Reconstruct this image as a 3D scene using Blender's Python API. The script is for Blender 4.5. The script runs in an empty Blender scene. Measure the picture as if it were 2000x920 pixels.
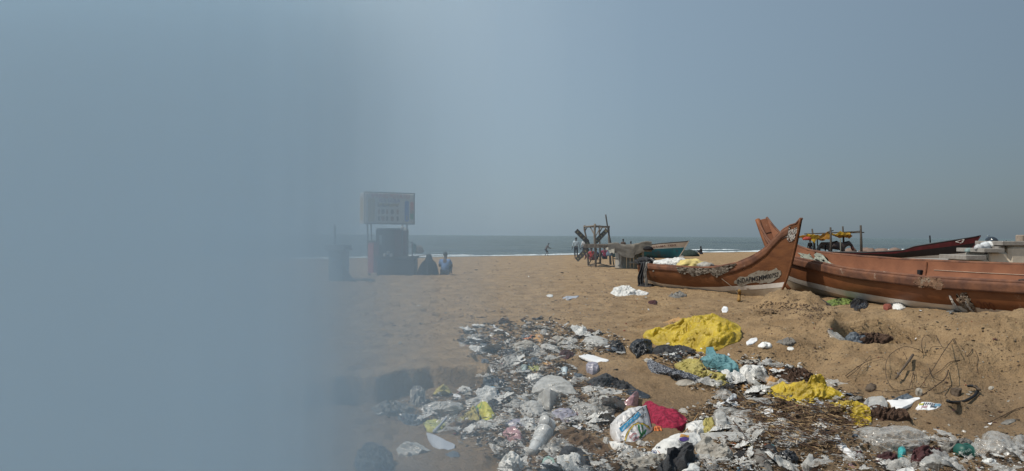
import bpy, bmesh, math, random
import numpy as np
from mathutils import Matrix, Vector
rnd = random.Random(7)
sc = bpy.context.scene
col = sc.collection
# ------------------------------------------------------------------ camera
HC, FP, RHO = 1.85, 1540.0, 0.0065
cam = bpy.data.objects.new('camera', bpy.data.cameras.new('camera')); col.objects.link(cam)
cam.data.lens = 36 * FP / 2000; cam.data.clip_start = 0.05; cam.data.clip_end = 40000
cam.matrix_world = Matrix(((1, -RHO, 0, 0), (0, 0, -1, 0), (RHO, 1, 0, HC), (0, 0, 0, 1)))
sc.camera = cam
# ------------------------------------------------------------------ sky and sun
SUN = Vector((-.54, -.17, .82)).normalized()
w = bpy.data.worlds.new("World"); sc.world = w; w.use_nodes = True
nt = w.node_tree; bg = nt.nodes['Background']; bg.inputs[1].default_value = .08
sky = nt.nodes.new('ShaderNodeTexSky'); sky.sky_type = 'NISHITA'; sky.sun_disc = False
sky.sun_elevation = math.asin(SUN.z); sky.sun_rotation = math.atan2(SUN.x, SUN.y)
sky.dust_density = 1.2; sky.ozone_density = 1.5
def wn(t, **k):
    n = nt.nodes.new(t)
    for a, b in k.items(): setattr(n, a, b)
    return n
tc = wn('ShaderNodeTexCoord'); sx = wn('ShaderNodeSeparateXYZ'); nt.links.new(tc.outputs['Generated'], sx.inputs[0])
mr = wn('ShaderNodeMapRange'); nt.links.new(sx.outputs[2], mr.inputs[0])
for i, v in ((1, 0), (2, .5), (3, .8), (4, .58)): mr.inputs[i].default_value = v
# haze in the sky is brighter towards the sun
dp = wn('ShaderNodeVectorMath', operation='DOT_PRODUCT'); nt.links.new(tc.outputs['Generated'], dp.inputs[0]); dp.inputs[1].default_value = (-.80, -.05, .9)
br = wn('ShaderNodeMath', operation='MULTIPLY_ADD'); nt.links.new(dp.outputs['Value'], br.inputs[0]); br.inputs[1].default_value = 1.25; br.inputs[2].default_value = 1.19
hz = wn('ShaderNodeVectorMath', operation='SCALE'); hz.inputs[0].default_value = (2.95, 3.95, 4.75); nt.links.new(br.outputs[0], hz.inputs['Scale'])
mx = wn('ShaderNodeMix', data_type='RGBA'); nt.links.new(mr.outputs[0], mx.inputs[0])
nt.links.new(sky.outputs[0], mx.inputs[6]); nt.links.new(hz.outputs[0], mx.inputs[7]); nt.links.new(mx.outputs[2], bg.inputs[0])
sun = bpy.data.objects.new('sun', bpy.data.lights.new('sun', 'SUN')); col.objects.link(sun)
sun.data.energy = 3.7; sun.data.angle = .0095; sun.data.color = (1, .925, .81)
sun.rotation_euler = SUN.to_track_quat('Z', 'Y').to_euler(); sun.location = (-5, 0, 10)
sc.view_settings.view_transform = 'Standard'; sc.view_settings.look = 'None'; sc.view_settings.exposure = 0
sc.cycles.volume_bounces = 8; sc.cycles.max_bounces = 7; sc.cycles.transparent_max_bounces = 24; sc.cycles.use_denoising = True

# ------------------------------------------------------------------ noise
def _h(ix, iy, iz, s):
    n = (ix * 374761393 + iy * 668265263 + iz * 2147483647 + s * 974634777) & 0xffffffff
    n = ((n ^ (n >> 13)) * 1274126177) & 0xffffffff
    n = ((n ^ (n >> 16)) * 2246822519) & 0xffffffff
    return ((n ^ (n >> 15)) & 0xffff) / 32767.5 - 1.0
def noise(x, y, z=0., s=0):
    x, y, z = np.broadcast_arrays(np.asarray(x, float), np.asarray(y, float), np.asarray(z, float))
    fx, fy, fz = np.floor(x), np.floor(y), np.floor(z)
    ix, iy, iz = fx.astype(np.int64), fy.astype(np.int64), fz.astype(np.int64)
    u, v, t = x - fx, y - fy, z - fz
    u, v, t = u * u * (3 - 2 * u), v * v * (3 - 2 * v), t * t * (3 - 2 * t)
    r = 0
    for dx in (0, 1):
        for dy in (0, 1):
            for dz in (0, 1):
                r = r + _h(ix + dx, iy + dy, iz + dz, s) * (u if dx else 1 - u) * (v if dy else 1 - v) * (t if dz else 1 - t)
    return r
def fbm(x, y, z=0., s=0, o=4, g=.5):
    a, r, f = 1., 0., 1.
    for i in range(o):
        r = r + a * noise(np.asarray(x) * f, np.asarray(y) * f, np.asarray(z) * f, s + i * 17); a *= g; f *= 2.03
    return r
def ss(x, a, b):
    t = np.clip((np.asarray(x, float) - a) / (b - a), 0, 1); return t * t * (3 - 2 * t)

# ------------------------------------------------------------------ terrain
PLATE = [(-90, 9.7), (-4, 9.7), (-2.25, 9.9), (-1.6, 10.3), (-1.08, 11.0), (-.51, 11.3), (-.33, 11.3), (-.56, 12.3), (-.85, 13.8), (-1.2, 15.7), (-1.2, 400), (-90, 400)]
def sdist(x, y, poly):
    d = np.full(x.shape, 1e9); ins = np.zeros(x.shape, bool); n = len(poly)
    for i in range(n):
        ax, ay = poly[i]; bx, by = poly[(i + 1) % n]
        vx, vy = bx - ax, by - ay
        t = np.clip(((x - ax) * vx + (y - ay) * vy) / (vx * vx + vy * vy), 0, 1)
        d = np.minimum(d, np.hypot(x - ax - t * vx, y - ay - t * vy))
        if by != ay:
            ins ^= ((ay > y) != (by > y)) & (x < vx * (y - ay) / vy + ax)
    return np.where(ins, d, -d)
def shore(x): return np.where(x < 33, 84 + .9 * x, 113.7 + .4 * (x - 33))
def gbase(x, y):
    x = np.asarray(x, float); y = np.asarray(y, float)
    low = .42 * (1 - ss(y, 9.5, 14.5))
    near = (np.abs(x) < 60) & (y < 17)
    e = sdist(x, y, PLATE) + .09 * fbm(x * 1.9, y * 1.9, s=5, o=4) + .1 * noise(x * .6, y * .6, 0, 6)
    ins = .86 * ss(e, -.05, .03) + .14 * ss(e, -.5, -.05)
    g = -low * (1 - ins)
    g = g + .42 * ss(x, 2.2, 6.5) * ss(y, 9, 13) * (1 - ss(y, 14, 18.5))
    ys = shore(x)
    g = g - .3 * ss(y, ys - 16, ys) - np.clip((y - ys) * .05, 0, 4)
    return g
NOPIT = [False]
FEAT = []      # (cx, cy, rx, ry, height, kind)
def ground(x, y, fine=True):
    x = np.asarray(x, float); y = np.asarray(y, float)
    g = gbase(x, y)
    flat = ss(y, 120, 60)
    g = g + .05 * fbm(x * .45, y * .45, s=11, o=2) * (1 - ss(y, 60, 90))
    right = ss(x, 1.5, 5) * (1 - ss(y, 16, 24))
    g = g + (.14 * fbm(x * 1.1, y * 1.1, s=21, o=3) + .07 * (1 - 2 * np.abs(noise(x * 2.1 + y * .9, y * 1.6 - x * .5, 0, 23)))) * right * ss(y, 8, 11)
    for cx, cy, rx, ry, h in FEAT:
        if h < 0 and NOPIT[0]: continue
        q = ((x - cx) / rx) ** 2 + ((y - cy) / ry) ** 2
        q = q + .3 * noise(x * 3, y * 3, 0, 9)
        if h > 0: g = g + h * ss(q, 1.0, .0)
        else: g = g + h * ss(q, 1.12, .8) + .07 * ss(np.abs(q - 1.5), .7, 0)
    if fine:
        near = (1 - ss(y, 30, 60))
        g = g + near * (.022 * fbm(x * 3.2, y * 3.2, s=31, o=3) + .016 * np.abs(fbm(x * 7, y * 7, s=41, o=2)))
        # hoof and foot prints: small pits
        pr = noise(x * 2.4, y * 2.4, 0, 51)
        g = g - near * .07 * ss(pr, .36, .66)
        # wind ripples on the flat left sand
        rip = np.sin((x * .25 + y) * 15 + 4 * fbm(x * .8, y * .8, s=61, o=2)) * ss(-x, -2, 1) * ss(y, 12, 16) * (1 - ss(y, 30, 50))
        g = g + .010 * rip
        for cx, cy, rx, ry, h in FEAT:
            if h > 0:
                q = ((x - cx) / rx) ** 2 + ((y - cy) / ry) ** 2
                g = g + ss(q, 1.1, .4) * .06 * np.abs(fbm(x * 9, y * 9, s=71, o=3))
    return g
def ray(px, py):
    a = (np.asarray(px, float) - 1000) / FP; b = (460 - np.asarray(py, float)) / FP
    return a - RHO * b, b + RHO * a
def at(px, py, fine=False):
    """ground point (x, y, z) under a pixel of the 2000 px photograph"""
    dx, dz = ray(px, py); dz = np.minimum(dz, -.006)
    y = HC / -dz
    for i in range(14):
        z = ground(dx * y, y, fine)
        y = .5 * y + .5 * (HC - z) / -dz
    dx, dz, y = np.atleast_1d(dx), np.atleast_1d(dz), np.atleast_1d(y).copy()
    bad = np.abs(HC + dz * y - ground(dx * y, y, fine)) > .012
    if bad.any():      # steep spots: march along the ray instead
        a, b = dx[bad], dz[bad]; ys = np.geomspace(5.5, 140, 110)[:, None]; d = HC + b * ys - ground(a * ys, ys + 0 * a, fine)
        i = np.clip(np.argmax(d < 0, 0), 1, 109); lo, hi = ys[i - 1, 0], ys[i, 0]
        for _ in range(8):
            m_ = .5 * (lo + hi); u_ = HC + b * m_ - ground(a * m_, m_, fine) > 0; lo = np.where(u_, m_, lo); hi = np.where(u_, hi, m_)
        y[bad] = np.where((d < 0).any(0), hi, y[bad])
    if np.ndim(px) == 0: dx, dz, y = dx[0], dz[0], y[0]
    return np.stack([dx * y, y, ground(dx * y, y, fine)], -1)
def pt(px, py, y):
    dx, dz = ray(px, py); return Vector((float(dx * y), float(y), float(HC + dz * y)))
for px, py, rx, ry, h in ((1712, 658, .66, .46, -.75), (1548, 602, 1.05, 1.5, .40), (1385, 578, 1.0, .5, .06), (1960, 660, .8, .6, .10), (1600, 640, .5, .3, .05)):
    p = at(px, py); FEAT.append((p[0], p[1], rx, ry, h))

# ------------------------------------------------------------------ materials
_m = {}
def mat(name, c, rough=.8, c2=None, scale=8., bump=.0, bscale=None, spec=.3, alpha=1., metal=0., detail=5., sharp=(.35, .65), trans=0., stretch=None, coat=0., rndv=0., crease=0.):
    if name in _m: return _m[name]
    m = bpy.data.materials.new(name); m.use_nodes = True; t = m.node_tree; N = t.nodes; L = t.links
    b = N['Principled BSDF']; b.inputs['Roughness'].default_value = rough; b.inputs['Metallic'].default_value = metal
    b.inputs['Specular IOR Level'].default_value = spec; b.inputs['Coat Weight'].default_value = coat
    co = N.new('ShaderNodeTexCoord').outputs['Object']
    if stretch:
        mp = N.new('ShaderNodeMapping'); L.new(co, mp.inputs[0]); mp.inputs['Scale'].default_value = stretch; co = mp.outputs[0]
    c = tuple(c) + (1,); c2 = tuple(c2) + (1,) if c2 else tuple(v * .72 for v in c[:3]) + (1,)
    n1 = N.new('ShaderNodeTexNoise'); n1.inputs['Scale'].default_value = scale; n1.inputs['Detail'].default_value = detail; L.new(co, n1.inputs['Vector'])
    r = N.new('ShaderNodeValToRGB'); r.color_ramp.elements[0].position = sharp[0]; r.color_ramp.elements[1].position = sharp[1]
    r.color_ramp.elements[0].color = c; r.color_ramp.elements[1].color = c2
    L.new(n1.outputs['Fac'], r.inputs[0]); out = r.outputs[0]
    if rndv:
        oi = N.new('ShaderNodeObjectInfo'); hs = N.new('ShaderNodeHueSaturation'); ma = N.new('ShaderNodeMapRange')
        L.new(oi.outputs['Random'], ma.inputs[0]); ma.inputs[3].default_value = 1 - rndv; ma.inputs[4].default_value = 1 + rndv
        L.new(ma.outputs[0], hs.inputs['Value']); L.new(out, hs.inputs['Color']); out = hs.outputs[0]
    L.new(out, b.inputs['Base Color'])
    if bump:
        n2 = N.new('ShaderNodeTexNoise'); n2.inputs['Scale'].default_value = bscale or scale * 4; n2.inputs['Detail'].default_value = 6; L.new(co, n2.inputs['Vector'])
        hgt = n2.outputs['Fac']
        if crease:
            wv = N.new('ShaderNodeVectorMath'); wv.operation = 'MULTIPLY_ADD'; wv.inputs[1].default_value = (.25 / crease * 8,) * 3; n4 = N.new('ShaderNodeTexNoise'); n4.inputs['Scale'].default_value = crease * .6; L.new(co, n4.inputs['Vector']); L.new(n4.outputs['Color'], wv.inputs[0]); L.new(co, wv.inputs[2])
            for k_, (sc_, am) in enumerate(((1., 3.2), (2.7, 1.3))):
                vo = N.new('ShaderNodeTexVoronoi'); vo.inputs['Scale'].default_value = crease * sc_; L.new(wv.outputs[0], vo.inputs['Vector'])
                ma_ = N.new('ShaderNodeMath'); ma_.operation = 'MULTIPLY_ADD'; ma_.inputs[1].default_value = am; L.new(vo.outputs['Distance'], ma_.inputs[0]); L.new(hgt, ma_.inputs[2]); hgt = ma_.outputs[0]
        bp = N.new('ShaderNodeBump'); bp.inputs['Strength'].default_value = min(1, bump); bp.inputs['Distance'].default_value = .02 * max(1, bump); L.new(hgt, bp.inputs['Height']); L.new(bp.outputs[0], b.inputs['Normal'])
    if alpha < 1:
        tr = N.new('ShaderNodeBsdfTransparent'); ms = N.new('ShaderNodeMixShader')
        fr = N.new('ShaderNodeLayerWeight'); fr.inputs[0].default_value = .35
        mr = N.new('ShaderNodeMapRange'); mr.inputs[3].default_value = alpha; mr.inputs[4].default_value = min(1., alpha + .45)
        n3 = N.new('ShaderNodeTexNoise'); n3.inputs['Scale'].default_value = 9; L.new(co, n3.inputs['Vector'])
        ad = N.new('ShaderNodeMath'); ad.operation = 'ADD'; sb = N.new('ShaderNodeMath'); sb.operation = 'SUBTRACT'; sb.inputs[1].default_value = .45
        L.new(n3.outputs['Fac'], sb.inputs[0]); L.new(fr.outputs['Facing'], ad.inputs[0]); L.new(sb.outputs[0], ad.inputs[1])
        L.new(ad.outputs[0], mr.inputs[0]); L.new(mr.outputs[0], ms.inputs[0]); L.new(tr.outputs[0], ms.inputs[1]); L.new(b.outputs[0], ms.inputs[2])
        L.new(ms.outputs[0], N['Material Output'].inputs['Surface'])
    _m[name] = m; return m
def mixmat(name, c, c2, c3, scale, rough=.7, bump=.3, stretch=None, lo=.55, hi=.62, spec=.3):
    """worn paint: two tones of paint and a third colour where it has chipped"""
    m = mat(name, c, rough, c2, scale, bump, spec=spec, stretch=stretch)
    t = m.node_tree; N = t.nodes; L = t.links; b = N['Principled BSDF']
    src = b.inputs['Base Color'].links[0].from_socket
    co = N.new('ShaderNodeTexCoord').outputs['Object']
    n = N.new('ShaderNodeTexNoise'); n.inputs['Scale'].default_value = scale * .8; n.inputs['Detail'].default_value = 9; n.inputs['Roughness'].default_value = .7; L.new(co, n.inputs['Vector'])
    mr = N.new('ShaderNodeMapRange'); mr.inputs[1].default_value = lo; mr.inputs[2].default_value = hi; L.new(n.outputs['Fac'], mr.inputs[0])
    x = N.new('ShaderNodeMix'); x.data_type = 'RGBA'; L.new(mr.outputs[0], x.inputs[0]); L.new(src, x.inputs[6]); x.inputs[7].default_value = tuple(c3) + (1,)
    L.new(x.outputs[2], b.inputs['Base Color']); return m

# ------------------------------------------------------------------ objects
def tag(o, label=None, cat=None, group=None, kind=None):
    if label: o['label'] = label
    if cat: o['category'] = cat
    if group: o['group'] = group
    if kind: o['kind'] = kind
    return o
def thing(name, label, cat, loc=(0, 0, 0), group=None):
    o = bpy.data.objects.new(name, None); col.objects.link(o); o.location = loc; o.empty_display_size = .2
    return tag(o, label, cat, group)
def rootloc(p):
    v = Vector((0, 0, 0))
    while p is not None: v += Vector(p.location); p = p.parent
    return v
def obj(name, verts, faces, m, parent=None, smooth=True, loc=None, tg=None):
    """verts in world coordinates; with a parent they are taken relative to it, else to loc"""
    v = np.asarray(verts, float).reshape(-1, 3)
    base = rootloc(parent) if parent is not None else Vector(loc if loc is not None else (0, 0, 0))
    v = v - np.array(base)
    me = bpy.data.meshes.new(name); me.from_pydata(v.tolist(), [], faces); me.materials.append(m)
    if smooth: me.polygons.foreach_set('use_smooth', [True] * len(me.polygons))
    o = bpy.data.objects.new(name, me); col.objects.link(o)
    if parent is not None: o.parent = parent
    else: o.location = base
    if tg: tag(o, *tg)
    return o
class MB:
    def __init__(s): s.v = []; s.f = []
    def add(s, v, f):
        k = len(s.v); s.v += [tuple(map(float, p)) for p in v]; s.f += [tuple(i + k for i in q) for q in f]; return s
    def box(s, c, d, rz=0., rx=0., ry=0.):
        R = Matrix.Rotation(rz, 3, 'Z') @ Matrix.Rotation(ry, 3, 'Y') @ Matrix.Rotation(rx, 3, 'X')
        bv = min(d) * .08; pts = []
        # chamfered along the vertical edges and the top
        hx, hy, hz = d[0] / 2, d[1] / 2, d[2] / 2
        for z, k in ((-hz, 1), (hz - bv, 1), (hz, 0)):
            ax, ay = hx - (0 if k else bv), hy - (0 if k else bv)
            for x, y in ((-ax, -ay + bv), (-ax + bv, -ay), (ax - bv, -ay), (ax, -ay + bv), (ax, ay - bv), (ax - bv, ay), (-ax + bv, ay), (-ax, ay - bv)):
                pts.append(Vector(c) + R @ Vector((x, y, z)))
        f = [tuple(range(7, -1, -1)), tuple(range(16, 24))]
        for k in (0, 8):
            for i in range(8): j = (i + 1) % 8; f.append((k + i, k + j, k + 8 + j, k + 8 + i))
        return s.add(pts, f)
    def tube(s, P, r, n=7, cap=True):
        P = [Vector(p) for p in P]; m = len(P); R = r if hasattr(r, '__len__') else [r] * m
        v = []; up = None
        for i, p in enumerate(P):
            t = (P[min(i + 1, m - 1)] - P[max(i - 1, 0)]).normalized()
            if up is None: up = Vector((0, 0, 1)) if abs(t.z) < .9 else Vector((1, 0, 0))
            a = t.cross(up).normalized(); up = a.cross(t).normalized()
            for k in range(n):
                q = 2 * math.pi * k / n; v.append(p + (a * math.cos(q) + up * math.sin(q)) * R[i])
        f = [(i * n + k, i * n + (k + 1) % n, (i + 1) * n + (k + 1) % n, (i + 1) * n + k) for i in range(m - 1) for k in range(n)]
        if cap: f += [tuple(range(n - 1, -1, -1)), tuple((m - 1) * n + k for k in range(n))]
        return s.add(v, f)
    def lathe(s, prof, base, axis=(0, 0, 1), n=20, wob=0.):
        A = Vector(axis).normalized(); u = A.orthogonal().normalized(); w_ = A.cross(u); v = []
        for i, (r, h) in enumerate(prof):
            for k in range(n):
                q = 2 * math.pi * k / n; rr = r * (1 + wob * math.sin(3 * q + i * .7))
                v.append(Vector(base) + A * h + (u * math.cos(q) + w_ * math.sin(q)) * rr)
        f = [(i * n + k, i * n + (k + 1) % n, (i + 1) * n + (k + 1) % n, (i + 1) * n + k) for i in range(len(prof) - 1) for k in range(n)]
        return s.add(v, f)
    def build(s, name, m, parent=None, smooth=False, loc=None, tg=None): return obj(name, s.v, s.f, m, parent, smooth, loc, tg)
def spline(P, n=6):
    P = [Vector(p) for p in P]; out = []
    for i in range(len(P) - 1):
        a, b, c, d = P[max(i - 1, 0)], P[i], P[i + 1], P[min(i + 2, len(P) - 1)]
        for k in range(n):
            t = k / n; out.append(.5 * ((2 * b) + (c - a) * t + (2 * a - 5 * b + 4 * c - d) * t * t + (-a + 3 * b - 3 * c + d) * t ** 3))
    return out + [P[-1]]
def text2d(s, size=1.):
    cu = bpy.data.curves.new('lettering', 'FONT'); cu.body = s; cu.size = size; cu.align_x = 'CENTER'; cu.align_y = 'CENTER'; cu.resolution_u = 3; cu.offset = .012 * size
    o = bpy.data.objects.new('lettering', cu); me = o.to_mesh()
    v = [(p.co.x, p.co.y) for p in me.vertices]; f = [tuple(p.vertices) for p in me.polygons]; o.to_mesh_clear()
    bpy.data.objects.remove(o); bpy.data.curves.remove(cu)
    return np.array(v).reshape(-1, 2), f
def text_part(s, size, O, U, V, m, parent, name='lettering', lift=0.004, sx=1.):
    """flat lettering; centre O, unit axes U (reading direction) and V (up)"""
    v, f = text2d(s, size); O, U, V = Vector(O), Vector(U), Vector(V); n = U.cross(V).normalized()
    return obj(name, [O + U * (a * sx) + V * b + n * lift for a, b in v], f, m, parent, False)

# ------------------------------------------------------------------ crumpling
def crumple(P, seed, f=6., a=.03, n=9, st=None):
    """sum of sharp triangular folds in random directions over a warped domain"""
    r = np.random.RandomState(seed); P = np.asarray(P, float)
    if st is not None: P = P * np.array(st)
    W = np.stack([noise(P[:, 0] * f * .5, P[:, 1] * f * .5, P[:, 2] * f * .5, seed + 100 * i) for i in range(3)], -1) / f * .9
    Q = P + W; h = np.zeros(len(P))
    for i in range(n):
        d = r.normal(size=3); d /= np.linalg.norm(d); k = f * (.6 + 1.1 * r.rand() + .22 * i)
        t = (Q @ d) * k + r.rand() * 9; t = np.abs(t - np.floor(t) - .5) * 4 - 1
        am = .5 + .5 * noise(Q[:, 0] * f * .35, Q[:, 1] * f * .35, Q[:, 2] * f * .35, seed + 7 * i + 3)
        h += t * am * (f / k) * .55
    return h * a
# ------------------------------------------------------------------ ground, sea
def sand_material():
    m = mat('sand', (.385, .262, .145), 1., (.27, .178, .097), 1.7, 0, spec=.15)
    t = m.node_tree; N = t.nodes; L = t.links; b = N['Principled BSDF']; src = b.inputs['Base Color'].links[0].from_socket
    co = N.new('ShaderNodeTexCoord').outputs['Object']
    def nz(s, d=6, r=.6):
        n = N.new('ShaderNodeTexNoise'); n.inputs['Scale'].default_value = s; n.inputs['Detail'].default_value = d; n.inputs['Roughness'].default_value = r; L.new(co, n.inputs['Vector']); return n.outputs['Fac']
    def rng(s, a, b_, c=0, d=1):
        n = N.new('ShaderNodeMapRange'); n.inputs[1].default_value = a; n.inputs[2].default_value = b_; n.inputs[3].default_value = c; n.inputs[4].default_value = d; L.new(s, n.inputs[0]); return n.outputs[0]
    def mixc(f, a, c):
        x = N.new('ShaderNodeMix'); x.data_type = 'RGBA'; L.new(f, x.inputs[0]); L.new(a, x.inputs[6]); x.inputs[7].default_value = c + (1,); return x.outputs[2]
    c = mixc(rng(nz(7), .52, .7, 0, .55), src, (.20, .145, .09))
    c = mixc(rng(nz(38, 3), .57, .66, 0, .75), c, (.13, .09, .055))
    c = mixc(rng(nz(55, 2), .67, .72, 0, .6), c, (.55, .47, .37))
    # sand is darker below beach level, damp at the water's edge
    sep = N.new('ShaderNodeSeparateXYZ'); L.new(co, sep.inputs[0])
    c = mixc(rng(sep.outputs[2], -.12, -.29, 0, .45), c, (.17, .12, .08))
    L.new(c, b.inputs['Base Color'])
    ad = N.new('ShaderNodeMath'); ad.operation = 'MULTIPLY_ADD'; ad.inputs[1].default_value = .35; L.new(nz(60, 8, .7), ad.inputs[0]); L.new(nz(11, 8, .65), ad.inputs[2])
    bp = N.new('ShaderNodeBump'); bp.inputs['Strength'].default_value = .8; bp.inputs['Distance'].default_value = .13; L.new(ad.outputs[0], bp.inputs['Height']); L.new(bp.outputs[0], b.inputs['Normal'])
    return m
rows = np.concatenate([[-60, -30, -12, -4, 0, 2, 3.5], np.geomspace(4.5, 20, 430), np.geomspace(20.2, 130, 260), np.geomspace(135, 400, 12)])
us = np.concatenate([-np.geomspace(60, .8, 14), np.linspace(-.76, .76, 640), np.geomspace(.8, 60, 14)])
Wd = np.maximum(rows, 3) + .8
X = us[None, :] * Wd[:, None]; Y = np.broadcast_to(rows[:, None], X.shape)
Z = ground(X, Y)
nr, nc = X.shape
idx = np.arange(nr * nc).reshape(nr, nc)
F = np.stack([idx[:-1, :-1], idx[:-1, 1:], idx[1:, 1:], idx[1:, :-1]], -1).reshape(-1, 4)
def grid_obj(name, V, F, m, smooth=True):
    me = bpy.data.meshes.new(name); me.vertices.add(len(V)); me.vertices.foreach_set('co', V.ravel())
    me.loops.add(F.size); me.loops.foreach_set('vertex_index', F.ravel()); me.polygons.add(len(F))
    me.polygons.foreach_set('loop_start', np.arange(0, F.size, 4)); me.polygons.foreach_set('loop_total', np.full(len(F), 4))
    me.update(calc_edges=True); me.polygons.foreach_set('use_smooth', np.ones(len(F), bool)); me.materials.append(m); me.validate()
    o = bpy.data.objects.new(name, me); col.objects.link(o); return o
V = np.stack([X, Y, Z], -1).reshape(-1, 3)
tag(grid_obj('sand', V, F, sand_material()), kind='structure')
def sea_material():
    m = mat('sea_water', (.09, .125, .137), .32, (.15, .19, .185), .05, 0, spec=.5, stretch=(.35, 1, 1))
    t = m.node_tree; N = t.nodes; L = t.links; b = N['Principled BSDF']
    b.inputs['IOR'].default_value = 1.33
    co = N.new('ShaderNodeTexCoord').outputs['Object']; mp = N.new('ShaderNodeMapping'); L.new(co, mp.inputs[0]); mp.inputs['Scale'].default_value = (.3, 1, 1)
    hs = []
    for s, a in ((.12, 1.), (.7, .35)):
        n = N.new('ShaderNodeTexNoise'); n.inputs['Scale'].default_value = s; n.inputs['Detail'].default_value = 8; n.inputs['Roughness'].default_value = .6; L.new(mp.outputs[0], n.inputs['Vector']); hs.append(n.outputs['Fac'])
    ad = N.new('ShaderNodeMath'); ad.operation = 'MULTIPLY_ADD'; ad.inputs[1].default_value = 3.; L.new(hs[0], ad.inputs[0]); L.new(hs[1], ad.inputs[2])
    bp = N.new('ShaderNodeBump'); bp.inputs['Strength'].default_value = 1; bp.inputs['Distance'].default_value = 2.6; L.new(ad.outputs[0], bp.inputs['Height']); L.new(bp.outputs[0], b.inputs['Normal'])
    return m
rs = np.concatenate([np.geomspace(55, 700, 420), np.geomspace(720, 16000, 60)]); us = np.linspace(-1.3, 1.3, 300)
X = us[None, :] * rs[:, None]; Y = np.broadcast_to(rs[:, None], X.shape)
fade = ss(Y, 900, 200)
yy = Y - .9 * X
Z = -.3 + fade * (.16 * (1 - np.abs(fbm(X * .035, yy * .16, s=81, o=3))) * np.sin(yy * .42 + 2.5 * noise(X * .02, yy * .05, 0, 82)) * ss(Y - shore(X), 0, 25) + .05 * fbm(X * .2, yy * .8, s=83, o=2))
idx = np.arange(X.size).reshape(X.shape)
F = np.stack([idx[:-1, :-1], idx[:-1, 1:], idx[1:, 1:], idx[1:, :-1]], -1).reshape(-1, 4)
tag(grid_obj('sea_water', np.stack([X, Y, Z], -1).reshape(-1, 3), F, sea_material()), kind='structure')
# surf: broken white foam ridges along the water's edge
foam = mat('foam', (.75, .78, .78), .8, (.5, .56, .58), 2., .6)
mb = MB()
for off, hgt, wd, gap in ((1.0, .07, .7, -.9), (6.5, .08, .5, .05), (17, .08, .4, .35)):
    xs = np.arange(-45, 120, .6); n0 = noise(xs * .12, off, 0, 91); a = ss(n0, gap, gap + .25)
    for i in range(len(xs) - 1):
        if a[i] < .05 and a[i + 1] < .05: continue
        q = []
        for j in (i, i + 1):
            y0 = shore(xs[j]) + off + 1.3 * float(noise(xs[j] * .3, off, 0, 92)); h = a[j] * hgt * (1 + .6 * float(noise(xs[j] * 1.3, off, 0, 93)))
            q.append([(xs[j], y0 - wd * .5, -.29), (xs[j], y0 - wd * .1, -.27 + h), (xs[j], y0 + wd * .6, -.29)])
        mb.add(q[0] + q[1], [(0, 3, 4, 1), (1, 4, 5, 2)])
mb.build('surf_foam', foam, smooth=True, tg=(None, None, None, 'stuff'))

# ------------------------------------------------------------------ added fog volumes imitating a flat blue-grey fade at the left
def fade_fog():
    """added to imitate a fade: a dense core with thinner sheets in front of its right flank; each is a closed sloping prism"""
    for k, (l0, l1, a, b, Ya, Yb, t, c) in enumerate(FOG):
        m = bpy.data.materials.new('fog'); m.use_nodes = True; n = m.node_tree; n.nodes.remove(n.nodes['Principled BSDF'])
        p = n.nodes.new('ShaderNodeVolumePrincipled'); p.inputs['Density'].default_value = t / (Yb - Ya); p.inputs['Color'].default_value = tuple(c * q for q in FADE_TINT) + (1,)
        n.links.new(p.outputs[0], n.nodes['Material Output'].inputs['Volume'])
        v = []
        for z in (-1.2 - .02 * k, 4.02 + .02 * k):
            A = Ya - .013 * k + .3 * (z + 1); B = Yb + .013 * k + .3 * (z + 1)
            v += [((l0 - 1000) / FP * A, A, z), ((a - 1000) / FP * A, A, z), ((b - 1000) / FP * B, B, z), ((l1 - 1000) / FP * B, B, z)]
        o = obj('haze', v, [(3, 2, 1, 0), (4, 5, 6, 7), (0, 1, 5, 4), (1, 2, 6, 5), (2, 3, 7, 6), (3, 0, 4, 7)], m, None, False)  # each haze prism is added to stand in for the fade
        tag(o, kind='stuff')
FADE_TINT = (.785, .915, 1.0)
FOG = [(-900, -900, a, b, 3.4, 5.0, t, c) for a, b, t, c in ((380, 590, .55, .82), (460, 630, .65, .83), (540, 670, .6, .90), (590, 710, .55, .95), (640, 770, .55, .92), (710, 860, .42, .86), (800, 980, .34, .88), (920, 1110, .18, 1.), (1050, 1250, .1, 1.))]  # tone per prism keeps the imitated fade even
fade_fog()
# ------------------------------------------------------------------ boats
def tab(T, t): return float(np.interp(t, [a for a, _ in T], [b for _, b in T]))
class Hull:
    def __init__(s, P0, P1, hb, zs, zk, rake, r0=.6, heel=0., near=-1, zg=0., flare=.75, rp=.85):
        s.rp = rp
        s.P0 = Vector((P0[0], P0[1])); d = Vector((P1[0], P1[1])) - s.P0; s.L = d.length; s.e = d.normalized()
        s.n = Vector((s.e.y, -s.e.x)) * (1 if near > 0 else -1); s.hb, s.zs, s.zk, s.rk, s.r0, s.heel, s.zg, s.flare = hb, zs, zk, rake, r0, heel, zg, flare
    def pos(s, t, side, v, out=0.):
        v = max(0., min(1.02, v)); a = t * s.L + s.rk * float(ss(t, s.r0, 1.)) * (v ** s.rp)
        o = tab(s.hb, t) * (1 - max(0, 1 - v) ** 2.2) ** s.flare + out
        zk, zs = tab(s.zk, t), tab(s.zs, t); q = s.P0 + s.e * a + s.n * (o * side)
        return Vector((q.x, q.y, s.zg + zk + (zs - zk) * v - s.heel * o * side))
    def v_of(s, t, z): zk, zs = tab(s.zk, t), tab(s.zs, t); return max(0., min(1., (z - zk) / (zs - zk)))
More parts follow.
